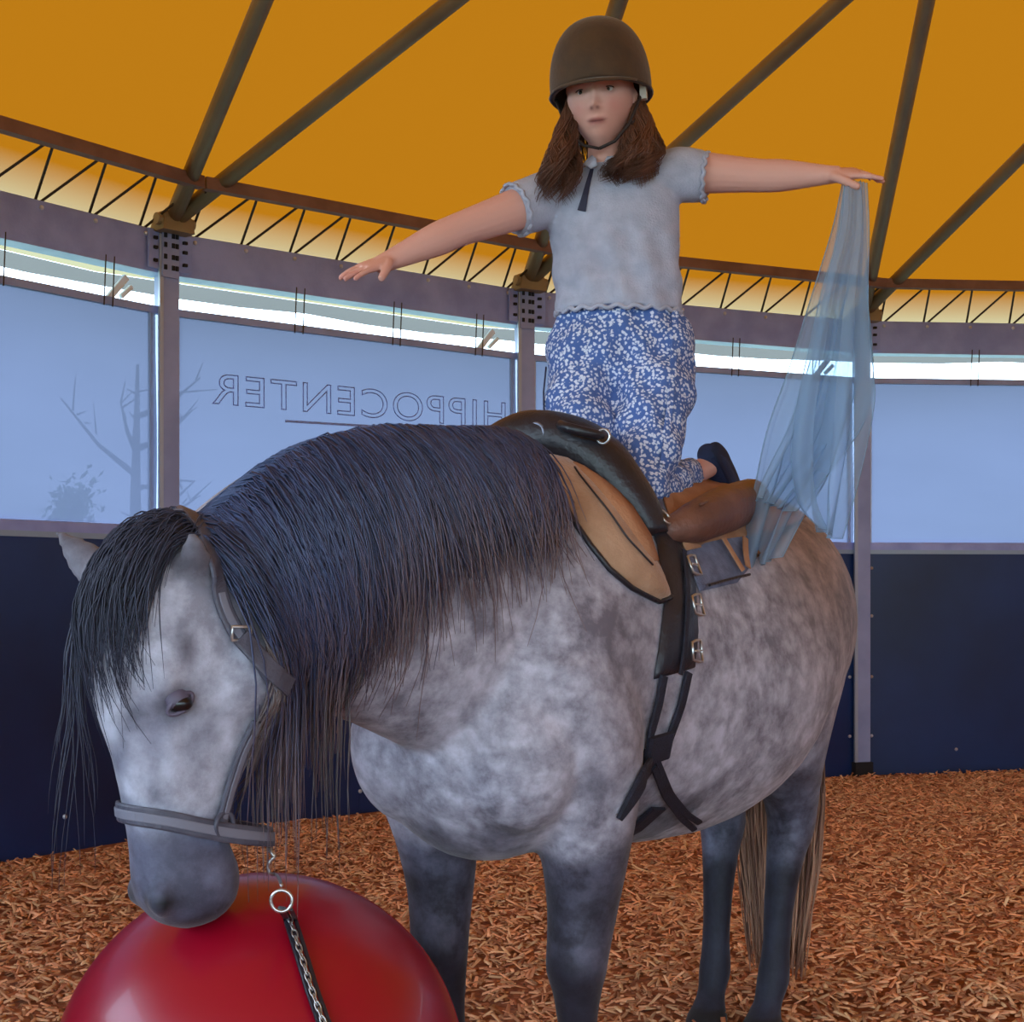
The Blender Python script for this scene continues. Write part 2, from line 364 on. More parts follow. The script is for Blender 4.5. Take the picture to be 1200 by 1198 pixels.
# ------------------------------------------------------------------ ground
M_floor = mat('chip_bed', srgb(176, 112, 72), .9, 0, srgb(118, 70, 44), 40, .6, 50)
bm = MB(); vs = [CEN+Vector((math.cos(2*PI*i/80)*(RAD-.02), math.sin(2*PI*i/80)*(RAD-.02), .004)) for i in range(80)]
bm.add(vs, [tuple(range(80))]); bm.build('floor', M_floor, None, kind='structure')
M_grass = mat('outside_grass', srgb(120, 140, 96), .9, 0, srgb(150, 160, 120), 2, .2)
MB().add([(-80, -80, -.01), (80, -80, -.01), (80, 90, -.01), (-80, 90, -.01)], [(0, 1, 2, 3)]).build('ground', M_grass, None, kind='structure')
def chips():
    """bark mulch: loose chips over the whole ring, densest where it is seen close"""
    n0 = 230000
    x = RNG.uniform(-5, 9, n0); y = RNG.uniform(1.2, 9.4, n0)
    ok = ((x-CX)**2+(y-CY)**2 < (RAD-.1)**2) & (abs(x) < y*.40+.3)
    x = x[ok]; y = y[ok]
    big = np.ones(len(x)); a = RNG.uniform(0, 2*PI, 190000); r = np.sqrt(RNG.uniform(0, 1, 190000))*(RAD-.1); x2 = CX+r*np.cos(a); y2 = CY+r*np.sin(a)
    view = (abs(x2) < y2*.40+.3) & (y2 > 1.2); side = (x2 > -5) & (x2 < 5.5) & (y2 > -.5)
    keep = ~view & (side | (RNG.uniform(0, 1, len(x2)) < .3)); x2 = x2[keep]; y2 = y2[keep]; side = side[keep]
    x = np.r_[x, x2]; y = np.r_[y, y2]; big = np.r_[big, np.where(side, 1.25, 2.0)]
    # keep only those inside the polygon of boards
    inside = np.ones(len(x), bool)
    for k in range(NB):
        p, q = bay(k); t = (q-p).normalized(); nn = Vector((-t.y, t.x, 0))
        if nn.dot(CEN-p) < 0: nn = -nn
        inside &= ((x-p.x)*nn.x+(y-p.y)*nn.y) > .09
    x = x[inside]; y = y[inside]; big = big[inside]; n = len(x)
    L = RNG.uniform(.010, .028, n)*big; Wd = RNG.uniform(.003, .0075, n)*big; T = RNG.uniform(.001, .003, n)
    yaw = RNG.uniform(0, 2*PI, n); pit = RNG.normal(0, .3, n); z = RNG.uniform(.006, .030, n)+.012*np.sin(x*3.1+1)*np.sin(y*2.7)+L*abs(np.sin(pit))*.3
    base = np.array([(-1, -1, -1), (1, -.6, -1), (1, .6, -1), (-1, 1, -1), (-.9, -.8, 1), (.9, -.5, 1), (.9, .5, 1), (-.9, .8, 1)], float)
    P = base[None]*np.stack([L, Wd, T], 1)[:, None, :]
    cp, sp = np.cos(pit)[:, None], np.sin(pit)[:, None]; X = P[..., 0]*cp-P[..., 2]*sp; Z = P[..., 0]*sp+P[..., 2]*cp; Y = P[..., 1]
    cy, sy = np.cos(yaw)[:, None], np.sin(yaw)[:, None]
    V = np.stack([x[:, None]+X*cy-Y*sy, y[:, None]+X*sy+Y*cy, z[:, None]+Z], -1).reshape(-1, 3)
    fq = np.array([(4, 5, 6, 7), (0, 1, 5, 4), (1, 2, 6, 5), (2, 3, 7, 6), (3, 0, 4, 7)]); F = (fq[None]+8*np.arange(n)[:, None, None]).reshape(-1)
    me = bpy.data.meshes.new('wood_chips'); me.vertices.add(len(V)); me.vertices.foreach_set('co', V.ravel())
    me.loops.add(len(F)); me.loops.foreach_set('vertex_index', F); nf = len(F)//4; me.polygons.add(nf)
    me.polygons.foreach_set('loop_start', np.arange(nf)*4); me.update(calc_edges=True)
    g = RNG.uniform(0, 1, n); warm = RNG.uniform(.85, 1.15, n)
    c0 = np.array(srgb(158, 94, 58)[:3]); c1 = np.array(srgb(255, 200, 150)[:3]); c = c0[None]*(1-g[:, None])+c1[None]*g[:, None]; c[:, 0] *= warm
    rgba = np.repeat(np.c_[c, np.ones(n)], 8, 0)
    o = link('wood_chips', me, mat('wood_chip', (1, 1, 1, 1), .85, attr='tone'), None, False, kind='stuff', label='orange brown wood chips spread over the arena floor', category='mulch')
    colattr(o, rgba)
chips()

# ------------------------------------------------------------------ the horse
F = Vector((-.53, -.848, 0)).normalized(); LL = Vector((0, 0, 1)).cross(F); ORG = Vector((0, 2.9, 0)); UP = Vector((0, 0, 1))
def H(h, l, z): return ORG+F*h+LL*l+UP*z             # horse frame: forward, left, up
horse = thing('horse', 'dapple grey horse with dark mane nuzzling the red ball', 'horse', H(-.55, 0, 0))
FH = Vector((-.83, -.558, 0)).normalized(); ct, st = math.cos(math.radians(5)), math.sin(math.radians(5))
HU = (-UP*ct-FH*st).normalized(); HF = (FH*ct-UP*st).normalized(); HW = UP.cross(FH).normalized()
POLL = Vector((-.572, 2.19, 1.25))
def HD(u, f, w): return POLL+HU*u*.935+HF*f+HW*w          # head frame: down the nose, out of the face, horse's left
g = MB()
def sec(h, cz, hw, hh, l=0, pear=0): return (H(h, l, cz), LL*hw, UP*hh, pear)
g.loft([sec(.30, .93, .07, .10), sec(.26, .93, .17, .20), sec(.16, .96, .265, .32), sec(0, 1.02, .295, .39), sec(-.2, 1.02, .325, .405, pear=.08),
        sec(-.4, 1.0, .355, .41, pear=.12), sec(-.6, .995, .385, .415, pear=.12), sec(-.78, 1.01, .385, .405, pear=.10), sec(-.95, 1.045, .365, .375), sec(-1.1, 1.075, .335, .345),
        sec(-1.25, 1.07, .285, .31), sec(-1.37, 1.04, .20, .235), sec(-1.43, 1.02, .09, .12)], 36)
g.loft([sec(-.25, 1.17, .12, .2), sec(-.08, 1.155, .19, .27), sec(.10, 1.13, .20, .315), sec(.28, 1.142, .175, .290, -.01), sec(.46, 1.17, .145, .25, -.03), sec(.62, 1.175, .12, .205, -.05),
        sec(.73, 1.15, .10, .165, -.08), sec(.83, 1.115, .085, .125, -.10), (HD(.06, -.05, 0), LL*.075, UP*.07)], 30)
def hs(u, ff, fb, hw, pear=0): return (HD(u, (ff+fb)/2, 0), HW*hw, HF*((ff-fb)/2), pear)
g.loft([hs(.01, -.02, -.09, .035), hs(.035, .01, -.13, .065), hs(.08, .045, -.17, .088), hs(.15, .075, -.20, .100), hs(.22, .085, -.225, .102), hs(.29, .080, -.215, .092, .12), hs(.37, .062, -.17, .073, .1),
        hs(.45, .052, -.125, .062), hs(.52, .047, -.105, .060), hs(.575, .047, -.118, .068), hs(.615, .038, -.115, .066), hs(.645, .017, -.095, .054), hs(.662, -.015, -.06, .028)], 30, 5, 2.25)
for s_ in (-1, 1):
    g.ball(HD(.245, .000, s_*.080), (.034, .030, .024), 14, 10, Matrix((HU, HF, HW)).transposed())                                  # brow bone over the eye
    g.ball(HD(.25, -.125, s_*.062), (.075, .075, .05), 14, 10, Matrix((HU, HF, HW)).transposed())   # jowl
    g.loft([(HD(.31, .0, s_*.078), HU*.006, HW*.008), (HD(.37, .0, s_*.066), HU*.012, HW*.010), (HD(.44, .0, s_*.056), HU*.006, HW*.008)], 8)
    g.ball(HD(.60, .022, s_*.048), (.022, .026, .026), 12, 8)                                   # nostril rim
    # ears
    e = [(.12, .0, .060, .030, .026), (.09, .015, .084, .036, .024), (.055, .035, .115, .034, .016), (.02, .055, .145, .020, .010), (-.005, .068, .165, .004, .004)] if s_ < 0 else \
        [(.12, -.06, .070, .028, .024), (.09, -.06, .082, .030, .020), (.055, -.055, .098, .026, .014), (.025, -.05, .108, .014, .009), (.008, -.045, .114, .004, .004)]
    q = [HD(u, f, s_*w_) for u, f, w_, a_, b_ in e]; ax = (q[-1]-q[0]).normalized(); EA = ax.cross(Vector((.25, -1, 0))).normalized(); EB = ax.cross(EA)
    g.loft([(p, EA*a_, EB*b_) for p, (u, f, w_, a_, b_) in zip(q, e)], 16, 4)
    # fore leg
    q = [(.07, .185, 1.02, .16, .10), (.06, .19, .88, .14, .115), (.035, .185, .76, .115, .105), (.015, .175, .65, .088, .088), (.01, .168, .55, .070, .072), (.018, .163, .47, .060, .064), (.022, .160, .42, .058, .060),
         (.012, .156, .36, .044, .046), (.005, .152, .27, .036, .037), (.01, .150, .19, .047, .045), (.03, .150, .13, .040, .042), (.05, .150, .075, .048, .050), (.055, .150, .045, .062, .060), (.06, .150, .0, .074, .070)]
    g.loft([(H(h, s_*l, z), F*a_, LL*b_) for h, l, z, a_, b_ in q], 20)
    dl = .03 if s_ > 0 else -.015
    q = [(-1.12, .14, 1.10, .21, .15), (-1.13, .145, .96, .21, .145), (-1.13, .135, .84, .18, .125), (-1.16, .12, .73, .130, .104), (-1.22, .105, .64, .090, .082), (-1.265, .095, .57, .072, .068), (-1.275, .09, .51, .070, .061),
         (-1.255, .085, .44, .052, .050), (-1.23, .08, .33, .038, .041), (-1.215, .078, .22, .036, .038), (-1.20, .075, .135, .046, .043), (-1.175, .073, .09, .038, .038), (-1.15, .07, .055, .046, .044), (-1.14, .07, .035, .056, .052), (-1.13, .07, .0, .064, .058)]
    g.loft([(H(h+.03+.05*min(1, max(0, (1.0-z)/.6)), s_*l+(dl if s_ > 0 else -dl)*min(1, (1.1-z)/.5), z), F*a_, LL*b_) for h, l, z, a_, b_ in q], 20)
    g.ball(H(.17, s_*.12, .86), (.125, .125, .16), 16, 12)                                      # breast muscle
M_coat = bpy.data.materials.new('dapple_coat')
hb, hv, hn, HB = fuse(g, 'body', M_coat, horse, .0095, 7)
# coat tone by region: rgb = ground colour, alpha = how strong the dapples are
def coat_tone():
    d = hv-np.array(ORG); h = d@np.array(F); l = d@np.array(LL); z = hv[:, 2]
    e = hv-np.array(POLL); u = e@np.array(HU)/.935; f = e@np.array(HF); ww = e@np.array(HW)
    def S(x, a, b): t = np.clip((x-a)/(b-a), 0, 1); return t*t*(3-2*t)
    n = len(z); wob = .03*np.sin(h*23+z*17)+.03*np.sin(z*31-h*11)+.02*np.sin(l*40)
    base = np.array(srgb(196, 194, 208)[:3]); col = np.tile(base, (n, 1)); amt = np.full(n, .85)
    def mix(c, k):
        nonlocal col
        col = col*(1-k[:, None])+np.array(srgb(*c)[:3])*k[:, None]
    head = ((f > -.27) & (u > -.2) & (u < .72) & (abs(ww) < .14) & (h > .72)).astype(float)*S(h, .70, .80)*(1-S(-f, .22, .26)*(1-S(u, .2, .3)))
    body = 1-head
    mix((160, 124, 106), body*S(-h, .35, .9)*S(z, .78, 1.2)*.9)                       # warm flea-bitten rump
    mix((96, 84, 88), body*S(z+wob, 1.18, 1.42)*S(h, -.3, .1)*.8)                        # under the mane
    mix((150, 138, 148), body*np.exp(-(((h-.02)/.13)**2+((z-.95)/.25)**2))*.6)          # shoulder
    mix((96, 94, 112), body*S(-(z+wob*1.6), -.76, -.62)*(h > -.35)*.95)                      # fore arms
    mix((44, 42, 56), body*S(-(z+wob*1.3), -.58, -.42)*(h > -.4))
    mix((112, 116, 136), body*S(-(z+wob), -.86, -.70)*(h < -.8)*(1-np.exp(-((abs(l)-.3)/.07)**2)*.3))
    mix((44, 46, 62), body*S(-(z+wob*1.4), -.56, -.36)*(h < -.8))
    mix((70, 62, 66), body*S(-h+wob*.5, 1.22, 1.36)*S(-z, -1.1, -.8))
    mix((30, 28, 30), S(-z, -.06, -.05))
    amt = amt*(1+.12*S(-z, -.8, -.6)-.3*S(-z, -.4, -.3))
    mix((202, 204, 220), head*.9); amt = amt*(1-head*.2)
    mix((92, 95, 122), head*S(u+wob*.8, .44, .555)*.9)                                    # dark muzzle
    mix((44, 42, 60), head*S(u+wob*.3, .575, .65)*.9)
    for s_ in (-1, 1):
        mix((62, 56, 72), np.exp(-(((u-.285)/.032)**2+((f+.015)/.038)**2))*head*(ww*s_ > .03)*.9)
        mix((84, 74, 88), np.exp(-(((u-.20)/.032)**2+((f+.03)/.016)**2))*head*(ww*s_ > .03)*.85)
        mix((118, 118, 140), np.exp(-(((u-.33)/.06)**2+((f-.02)/.03)**2))*head*(ww*s_ > .0)*.7)
        mix((16, 14, 20), np.exp(-(((u-.602)/.018)**2+((f-.024)/.026)**2))*head*(ww*s_ > .02))
        mix((84, 76, 88), np.maximum(S(abs(ww), .085, .105)*S(-u, -.13, -.08), (f < -.02)*S(abs(ww), .062, .080)*S(-u, -.105, -.075)*(ww > 0))*(ww*s_ > 0)*(u > -.1)*(f > -.14)*.8)
    for a_, b_, ra, rb, k_ in ((.36, .045, .030, .020, .75), (.42, .050, .035, .014, .7), (.31, .055, .022, .018, .5), (.40, -.01, .045, .014, .45), (.33, -.06, .03, .02, .35), (.46, .02, .02, .03, .4)):
        mix((88, 92, 118), head*np.exp(-(((u+wob*.5-a_)/ra)**2+((f+wob*.5-b_)/rb)**2))*k_)
    mix((36, 32, 44), head*(np.exp(-(((u-.640-.25*(f+.03))/.0035)**2))*(f < .0)*(f > -.09))*.8)
    mix((70, 60, 74), head*np.exp(-(((u-.648)/.006)**2+((f+.03)/.05)**2)))
    return np.c_[col, amt]
colattr(hb, coat_tone())
def coat_nodes():
    m = M_coat; m.use_nodes = True; n = m.node_tree.nodes; l = m.node_tree.links; b = n['Principled BSDF']
    b.inputs['Roughness'].default_value = .62; b.inputs['Specular IOR Level'].default_value = .35; b.inputs['Sheen Weight'].default_value = .15
    a = n.new('ShaderNodeAttribute'); a.attribute_name = 'tone'; t = n.new('ShaderNodeTexCoord')
    n1 = n.new('ShaderNodeTexNoise'); n1.inputs['Scale'].default_value = 6; n1.inputs['Detail'].default_value = 7; n1.inputs['Roughness'].default_value = .62; n1.inputs['Distortion'].default_value = .5
    wp = n.new('ShaderNodeMix'); wp.data_type = 'RGBA'; wp.blend_type = 'LINEAR_LIGHT'; wp.inputs[0].default_value = .05
    nn = n.new('ShaderNodeTexNoise'); nn.inputs['Scale'].default_value = 14; nn.inputs['Detail'].default_value = 3
    l.new(t.outputs['Object'], n1.inputs['Vector']); l.new(t.outputs['Object'], nn.inputs['Vector']); l.new(t.outputs['Object'], wp.inputs[6]); l.new(nn.outputs['Color'], wp.inputs[7])
    vo = n.new('ShaderNodeTexVoronoi'); vo.feature = 'SMOOTH_F1'; vo.inputs['Scale'].default_value = 21; vo.inputs['Smoothness'].default_value = .6; vo.inputs['Randomness'].default_value = .9; l.new(wp.outputs[2], vo.inputs['Vector'])
    r1 = n.new('ShaderNodeMapRange'); r1.inputs[1].default_value = .22; r1.inputs[2].default_value = .62; l.new(vo.outputs['Distance'], r1.inputs[0])      # dapple rims
    r2 = n.new('ShaderNodeMapRange'); r2.inputs[1].default_value = .40; r2.inputs[2].default_value = .70; l.new(n1.outputs['Fac'], r2.inputs[0])
    n3 = n.new('ShaderNodeTexNoise'); n3.inputs['Scale'].default_value = 55; n3.inputs['Detail'].default_value = 6; n3.inputs['Roughness'].default_value = .7; l.new(t.outputs['Object'], n3.inputs['Vector'])
    r3 = n.new('ShaderNodeMapRange'); r3.inputs[1].default_value = .38; r3.inputs[2].default_value = .70; l.new(n3.outputs['Fac'], r3.inputs[0])
    def math_(op, x, y):
        q = n.new('ShaderNodeMath'); q.operation = op; q.use_clamp = True
        for i, v in enumerate((x, y)):
            if isinstance(v, (int, float)): q.inputs[i].default_value = v
            else: l.new(v, q.inputs[i])
        return q.outputs[0]
    k = math_('ADD', math_('MULTIPLY', r1.outputs[0], .38), math_('MULTIPLY', r2.outputs[0], .62)); k = math_('ADD', k, math_('MULTIPLY', r3.outputs[0], .34)); k = math_('MULTIPLY', math_('MULTIPLY', k, 1.02), a.outputs['Alpha'])
    mx = n.new('ShaderNodeMix'); mx.data_type = 'RGBA'; mx.blend_type = 'MULTIPLY'; l.new(k, mx.inputs[0]); l.new(a.outputs['Color'], mx.inputs[6]); mx.inputs[7].default_value = (.15, .13, .155, 1)
    l.new(mx.outputs[2], b.inputs['Base Color'])
    bp = n.new('ShaderNodeBump'); bp.inputs['Strength'].default_value = .18; bp.inputs['Distance'].default_value = .01; l.new(n3.outputs['Fac'], bp.inputs['Height']); l.new(bp.outputs[0], b.inputs['Normal'])
coat_nodes()
M_eye = mat('horse_eye', srgb(20, 16, 20), .28, 0, spec=.5)
M_lid = mat('eyelid_skin', srgb(88, 80, 98), .6)
for s_ in (-1, 1):
    ey = MB().ball(HD(.285, -.015, s_*.090), (.020, .016, .014), 16, 10).build('eye', M_eye, horse, True)
    R_ = Matrix((HU, HF, HW)).transposed()
    pts = [HD(.285, -.015, s_*.099)+(HF*.8+HU*.5)*.024*math.cos(a)+(HU*.8-HF*.5)*(.011*math.sin(a)) - HW*s_*.006*abs(math.cos(a))**2 for a in [2*PI*i/18 for i in range(18)]]
    MB().tube(pts, .0034, 6, True).build('eyelid', M_lid, horse, True)
    MB().ball(HD(.279, -.013, s_*.0895), (.018, .019, .0148), 16, 10, R_).build('eyelid', M_lid, horse, True)
    pts = [HD(.600, .036, s_*.050)+HF*.013*math.cos(a)+HU*.011*math.sin(a)-HW*s_*.012*math.cos(a) for a in [2*PI*i/14 for i in range(14)]]
    MB().ball(HD(.602, .024, s_*.0575), (.009, .015, .0075), 14, 10, Matrix((HU, HF, HW)).transposed() @ Matrix.Rotation(.5, 3, 'Z')).build('nostril', M_hole, horse, True)

# hair: tapering strands grouped in one mesh per part
def strands(mb, root, paths, r0, n=3):
    for pts in paths:
        k = len(pts); rs = [r0*(1-.85*(i/(k-1))**1.5)*random.uniform(.8, 1.1) for i in range(k)]; mb.tube(pts, rs, n)
def hair_mat(name, c1, c2, rough=.55):
    m = mat(name, srgb(*c1), rough, 0, srgb(*c2), 9, 0, stretch=(1, 1, .15)); m.node_tree.nodes['Principled BSDF'].inputs['Specular IOR Level'].default_value = .4
    return m
M_mane = mat('mane_hair', (1, 1, 1, 1), .5, attr='tone'); M_fore = hair_mat('forelock_hair', (32, 34, 50), (60, 62, 80)); M_tail = mat('tail_hair', (1, 1, 1, 1), .6, attr='tone')
def side_point(h, z, off):
    o = H(h, 1.2, z); p = HB.ray_cast(o, -LL)
    if p[0] is None: return None
    d = (p[0]-ORG).dot(LL)
    return p[0]+p[1]*off if d > -.12 else None
def crest_top(h):
    l = -.0 if h < .3 else -.10*min(1, (h-.3)/.55)
    p = HB.ray_cast(H(h, l, 2.2), -UP); return (p[0], l) if p[0] else (H(h, l, 1.4), l)
def mane():
    paths = []; cols = []
    for i in range(6200):
        h = random.uniform(.03, .90); c, l = crest_top(h); ztop = c.z
        front = max(0, min(1, (h-.25)/.5))
        ln = random.uniform(.07, .20)*(1-front)+random.uniform(.20, .37)*front
        wisp = i >= 5500
        if wisp: ln *= random.uniform(1.3, 1.75)
        elif random.random() < .12: ln *= 1.35
        if h < .05: ln *= .55+.45*(h+.16)/.21
        if random.random() < .06: ln *= 1.3
        drift = random.gauss(-.02, .04)-.04*min(1, max(0, h-.15)/.2)+max(0, .25-h)*.75-max(0, h-.66)*.75; hump = random.uniform(.015, .045); pts = [c-UP*.01+LL*random.uniform(-.03, .01)]
        off0 = random.uniform(.006, .034); ph = random.uniform(0, 6); lastl = None; K = 9
        for k in range(1, K+1):
            t = k/K; z = ztop+hump*math.sin(min(1, t*5)*PI*.5)*(1-t*1.2)-ln*max(0, t-.08)**1.05; hh = h+drift*t+.006*math.sin(ph+t*7)
            if z > ztop-.015:
                p = H(hh, l+.02+.10*t, z)+UP*.0
                q = crest_top(hh)[0]; p = Vector((p.x, p.y, max(p.z, q.z+.006+off0*.5)))
            else:
                p = side_point(hh, z, off0*(1.15-.5*t)+.004)
                if p is None: p = pts[-1]-UP*ln/K+F*.004*math.sin(ph+t*9)
                elif (p-pts[-1]).length > ln/K*3.5: p = pts[-1].lerp(p, .5)
            pts.append(p)
        # smooth
        pts = [pts[0]]+[(pts[j-1]+pts[j]*2+pts[j+1])/4 for j in range(1, len(pts)-1)]+[pts[-1]]
        paths.append(pts); cols.append(1.5 if wisp else random.random())
    mb = MB(); rgba = []
    ca, cb, cc = [np.array(srgb(*c)[:3]) for c in ((38, 50, 84), (78, 88, 126), (126, 104, 104))]
    for pts, g_ in zip(paths, cols):
        k = len(pts); rs = [.0022*(1-.8*(i/(k-1))**1.6) for i in range(k)]; mb.tube(pts, rs, 3)
        for i in range(k):
            t = i/(k-1); c = ca*(1-min(g_, 1)*.6)+cb*min(g_, 1)*.6; tt = min(1, max(0, t-.45)*1.5*g_); c = c*(1-tt)+cc*tt; rgba += [[*c, 1]]*3
    o = mb.build('mane', M_mane, horse, True); colattr(o, np.array(rgba)); o['kind'] = 'stuff'
mane()
def forelock():
    mb = MB(); paths = []
    for i in range(800):
        s0 = random.uniform(-.045, .055); w1 = s0*1.4+random.gauss(-.005, .022); ln = random.uniform(.14, .26); 
        if random.random() < .12: ln *= 1.25
        q0 = HB.find_nearest(HD(random.uniform(-.01, .05), random.uniform(-.08, .0), s0)); p0 = q0[0]; pts = [p0, p0+q0[1]*random.uniform(.008, .02)]; K = 9; ph = random.uniform(0, 6); lift = random.uniform(.006, .03)
        for k in range(1, K+1):
            t = k/K; w_ = s0+(w1-s0)*t+.004*math.sin(ph+8*t); u = .04+ln*t; o = HD(u, .5, w_); hit = HB.ray_cast(o, -HF)
            if hit[0] is not None and (hit[0]-HD(u, .05, w_)).length < .12: p = hit[0]+HF*(.006+lift*math.sin(PI*min(1, t*1.3)))
            else: p = pts[-1]+HU*ln/K
            if (p-pts[-1]).length > ln/K*2.2: p = pts[-1]+(p-pts[-1]).normalized()*ln/K*.6+HU*ln/K*.6; q = HB.find_nearest(p); p = q[0]+q[1]*(.008+lift*math.sin(PI*min(1, t*1.3)))
            pts.append(p)
        for _ in range(2): pts = [pts[0]]+[(pts[j-1]+pts[j]*2+pts[j+1])/4 for j in range(1, len(pts)-1)]+[pts[-1]]
        paths.append(pts)
    for i in range(26):                              # long wisps that hang free beside the far cheek
        s0 = random.uniform(-.09, -.05); ph = random.uniform(0, 6); ln = random.uniform(.26, .46) if i % 5 else random.uniform(.50, .60); am = random.uniform(.004, .012); pts = []
        for k in range(13):
            t = k/12; p = HD(.10, .045, s0*.7).lerp(HD(.17, .088, s0-.02), min(1, t*3)) +Vector((random.gauss(0, .001), 0, 0)) if t < .30 else pts[-1]-UP*ln/12+(HF*.8+HW)*am*math.sin(ph+t*(9+ph))*.8+HF*.004*math.sin(ph*2)
            pts.append(p)
        paths.append(pts)
    for p0, p1 in (((.01, .03, .03), (.17, .04, .085)), ((.02, .04, .02), (.12, .06, .07)), ((.0, .03, .05), (.13, .0, .095))):   # thin curls over the brow
        for j in range(5):
            a = HD(*p0); b = HD(*p1); pts = []
            for k in range(9):
                t = k/8; p = a.lerp(b, t)+HW*.012*math.sin(t*5+j*.3)+HF*.02; hit = HB.find_nearest(p); pts.append(hit[0]+hit[1]*(.005+.001*j))
            paths.append(pts)
    strands(mb, None, paths, .0019); mb.build('forelock', M_fore, horse, True)['kind'] = 'stuff'
    mb = MB(); paths = []                            # wisps of mane hanging behind the jaw
    for i in range(150):
        h = random.uniform(.56, .80); z = random.uniform(1.02, 1.14); p = side_point(h, z, .012)
        if p is None: continue
        ln = random.uniform(.12, .34); ph = random.uniform(0, 6); pts = [p]
        for k in range(1, 10):
            q = p-UP*ln*k/9+F*(-.02*k/9+.006*math.sin(ph+k)); s = side_point((q-ORG).dot(F), q.z, .014); pts.append(s if s is not None else pts[-1]-UP*ln/9+F*.003*math.sin(ph+k))
        paths.append(pts)
    strands(mb, None, paths, .0022); mb.build('jaw_wisps', hair_mat('wisp_hair', (84, 76, 80), (132, 122, 122)), horse, True)['kind'] = 'stuff'
forelock()
def tail():
    mb = MB(); rgba = []; ca, cb = np.array(srgb(100, 66, 52)[:3]), np.array(srgb(214, 166, 134)[:3]); cd = np.array(srgb(44, 36, 40)[:3])
    for i in range(750):
        a = random.uniform(0, 2*PI); r = math.sqrt(random.random()); ln = random.uniform(.85, 1.13); l1 = .135*r*math.cos(a); b1 = .05*r*math.sin(a); ph = random.uniform(0, 6); g_ = random.random(); K = 12
        for_ = []
        for k in range(K+1):
            t = k/K; z = 1.20-ln*t-.02; w_ = min(1, .3+t*1.3)*(1-.35*max(0, t-.7)/.3); h = -1.41-.07*math.sin(min(1, t*3)*PI/2)-b1*w_+.03*t
            for_.append(H(h, -.02+l1*w_+.008*math.sin(ph+t*8), z)); tt = min(1, max(0, t-.15)*1.6); c = (cd*(1-tt)+ca*tt)*(1-g_*tt*.9)+cb*g_*tt*.9; rgba += [[*c, 1]]*3
        mb.tube(for_, [.0052*(1-.65*(k/K)**1.5) for k in range(K+1)], 3)
    o = mb.build('tail', M_tail, horse, True); colattr(o, np.array(rgba)); o['kind'] = 'stuff'
tail()

# ------------------------------------------------------------------ ball
BC = Vector((-.418, 2.41, .338)); BR = .34
M_red = mat('red_rubber', srgb(146, 6, 32), .32, 0, spec=.5, coat=.15)
ballo = thing('exercise_ball', 'large glossy red rubber ball under the muzzle of the grey horse', 'ball', (BC.x, BC.y, 0))
MB().ball(BC, BR, 96, 64).build('shell', M_red, ballo, True)
MB().tube([BC+Vector((BR*1.002*math.cos(PI/4)*0+BR*1.0015*math.cos(a), BR*1.0015*math.sin(a)*.30, BR*1.0015*math.sin(a)*.954)) for a in [2*PI*i/90 for i in range(90)]], .0012, 5, True).build('mould_seam', M_red, ballo, True)
BB = BVHTree.FromPolygons([tuple(BC+Vector((BR*math.sin(PI*i/40)*math.cos(2*PI*j/80), BR*math.sin(PI*i/40)*math.sin(2*PI*j/80), BR*math.cos(PI*i/40)))) for i in range(41) for j in range(80)], [(i*80+j, (i+1)*80+j, (i+1)*80+(j+1) % 80, i*80+(j+1) % 80) for i in range(40) for j in range(80)])
print('HEIGHTS muzzle', HD(.66, -.03, 0), 'ball gap', (HD(.645, -.03, 0)-BC).length-BR)

dd=np.linalg.norm(hv-np.array(BC),axis=1); print('BALLMIN',dd.min()-BR, (dd<BR).sum(), hv[dd.argmin()])

# ------------------------------------------------------------------ tack on the horse
M_tan = mat('tan_suede', srgb(176, 140, 112), .85, 0, srgb(150, 112, 84), 14, .3, 120, sheen=.3)
M_tanlight = mat('orange_suede', srgb(172, 124, 92), .8, 0, srgb(150, 104, 74), 12, .3, 120)
M_brown = mat('brown_leather', srgb(120, 82, 70), .5, 0, srgb(98, 64, 54), 9, .3, 60)
M_black = mat('black_leather', srgb(34, 34, 44), .42, 0, srgb(24, 24, 32), 15, .2, 90)
M_web = mat('black_webbing', srgb(28, 30, 48), .75, 0, srgb(20, 22, 36), 60, .3, 300)
M_greycloth = mat('grey_pad_cloth', srgb(112, 118, 142), .9, 0, srgb(92, 96, 118), 30, .3, 200)
M_metal = mat('bright_metal', srgb(190, 188, 186), .3, .9)
M_halter = mat('halter_leather', srgb(84, 84, 98), .5, 0, srgb(66, 66, 80), 20, .2, 120)
M_stitch = mat('pale_stitching', srgb(170, 150, 140), .7)
_look = look
def look(px, py, bvh, off=0.0):
    p, n = _look(px, py, bvh, off)
    if p is None: q = bvh.find_nearest(W(px, py, 2.3 if px < 380 else 3.1)); p, n = q[0]+q[1]*off, q[1]
    return p, n
def HZ(p): d = p-ORG; return d.dot(F), d.dot(LL), p.z
def near(p, off): h = HB.find_nearest(p); n = h[1]; n = n if n.dot(p-h[0]) >= -1 else n; return h[0]+n*off, n
def mir(p): h, l, z = HZ(p); return H(h, -l, z)
def path(pix, steps): 
    out = []
    for i in range(len(pix)-1):
        for k in range(steps): t = k/steps; out.append((pix[i][0]*(1-t)+pix[i+1][0]*t, pix[i][1]*(1-t)+pix[i+1][1]*t))
    return out+[pix[-1]]
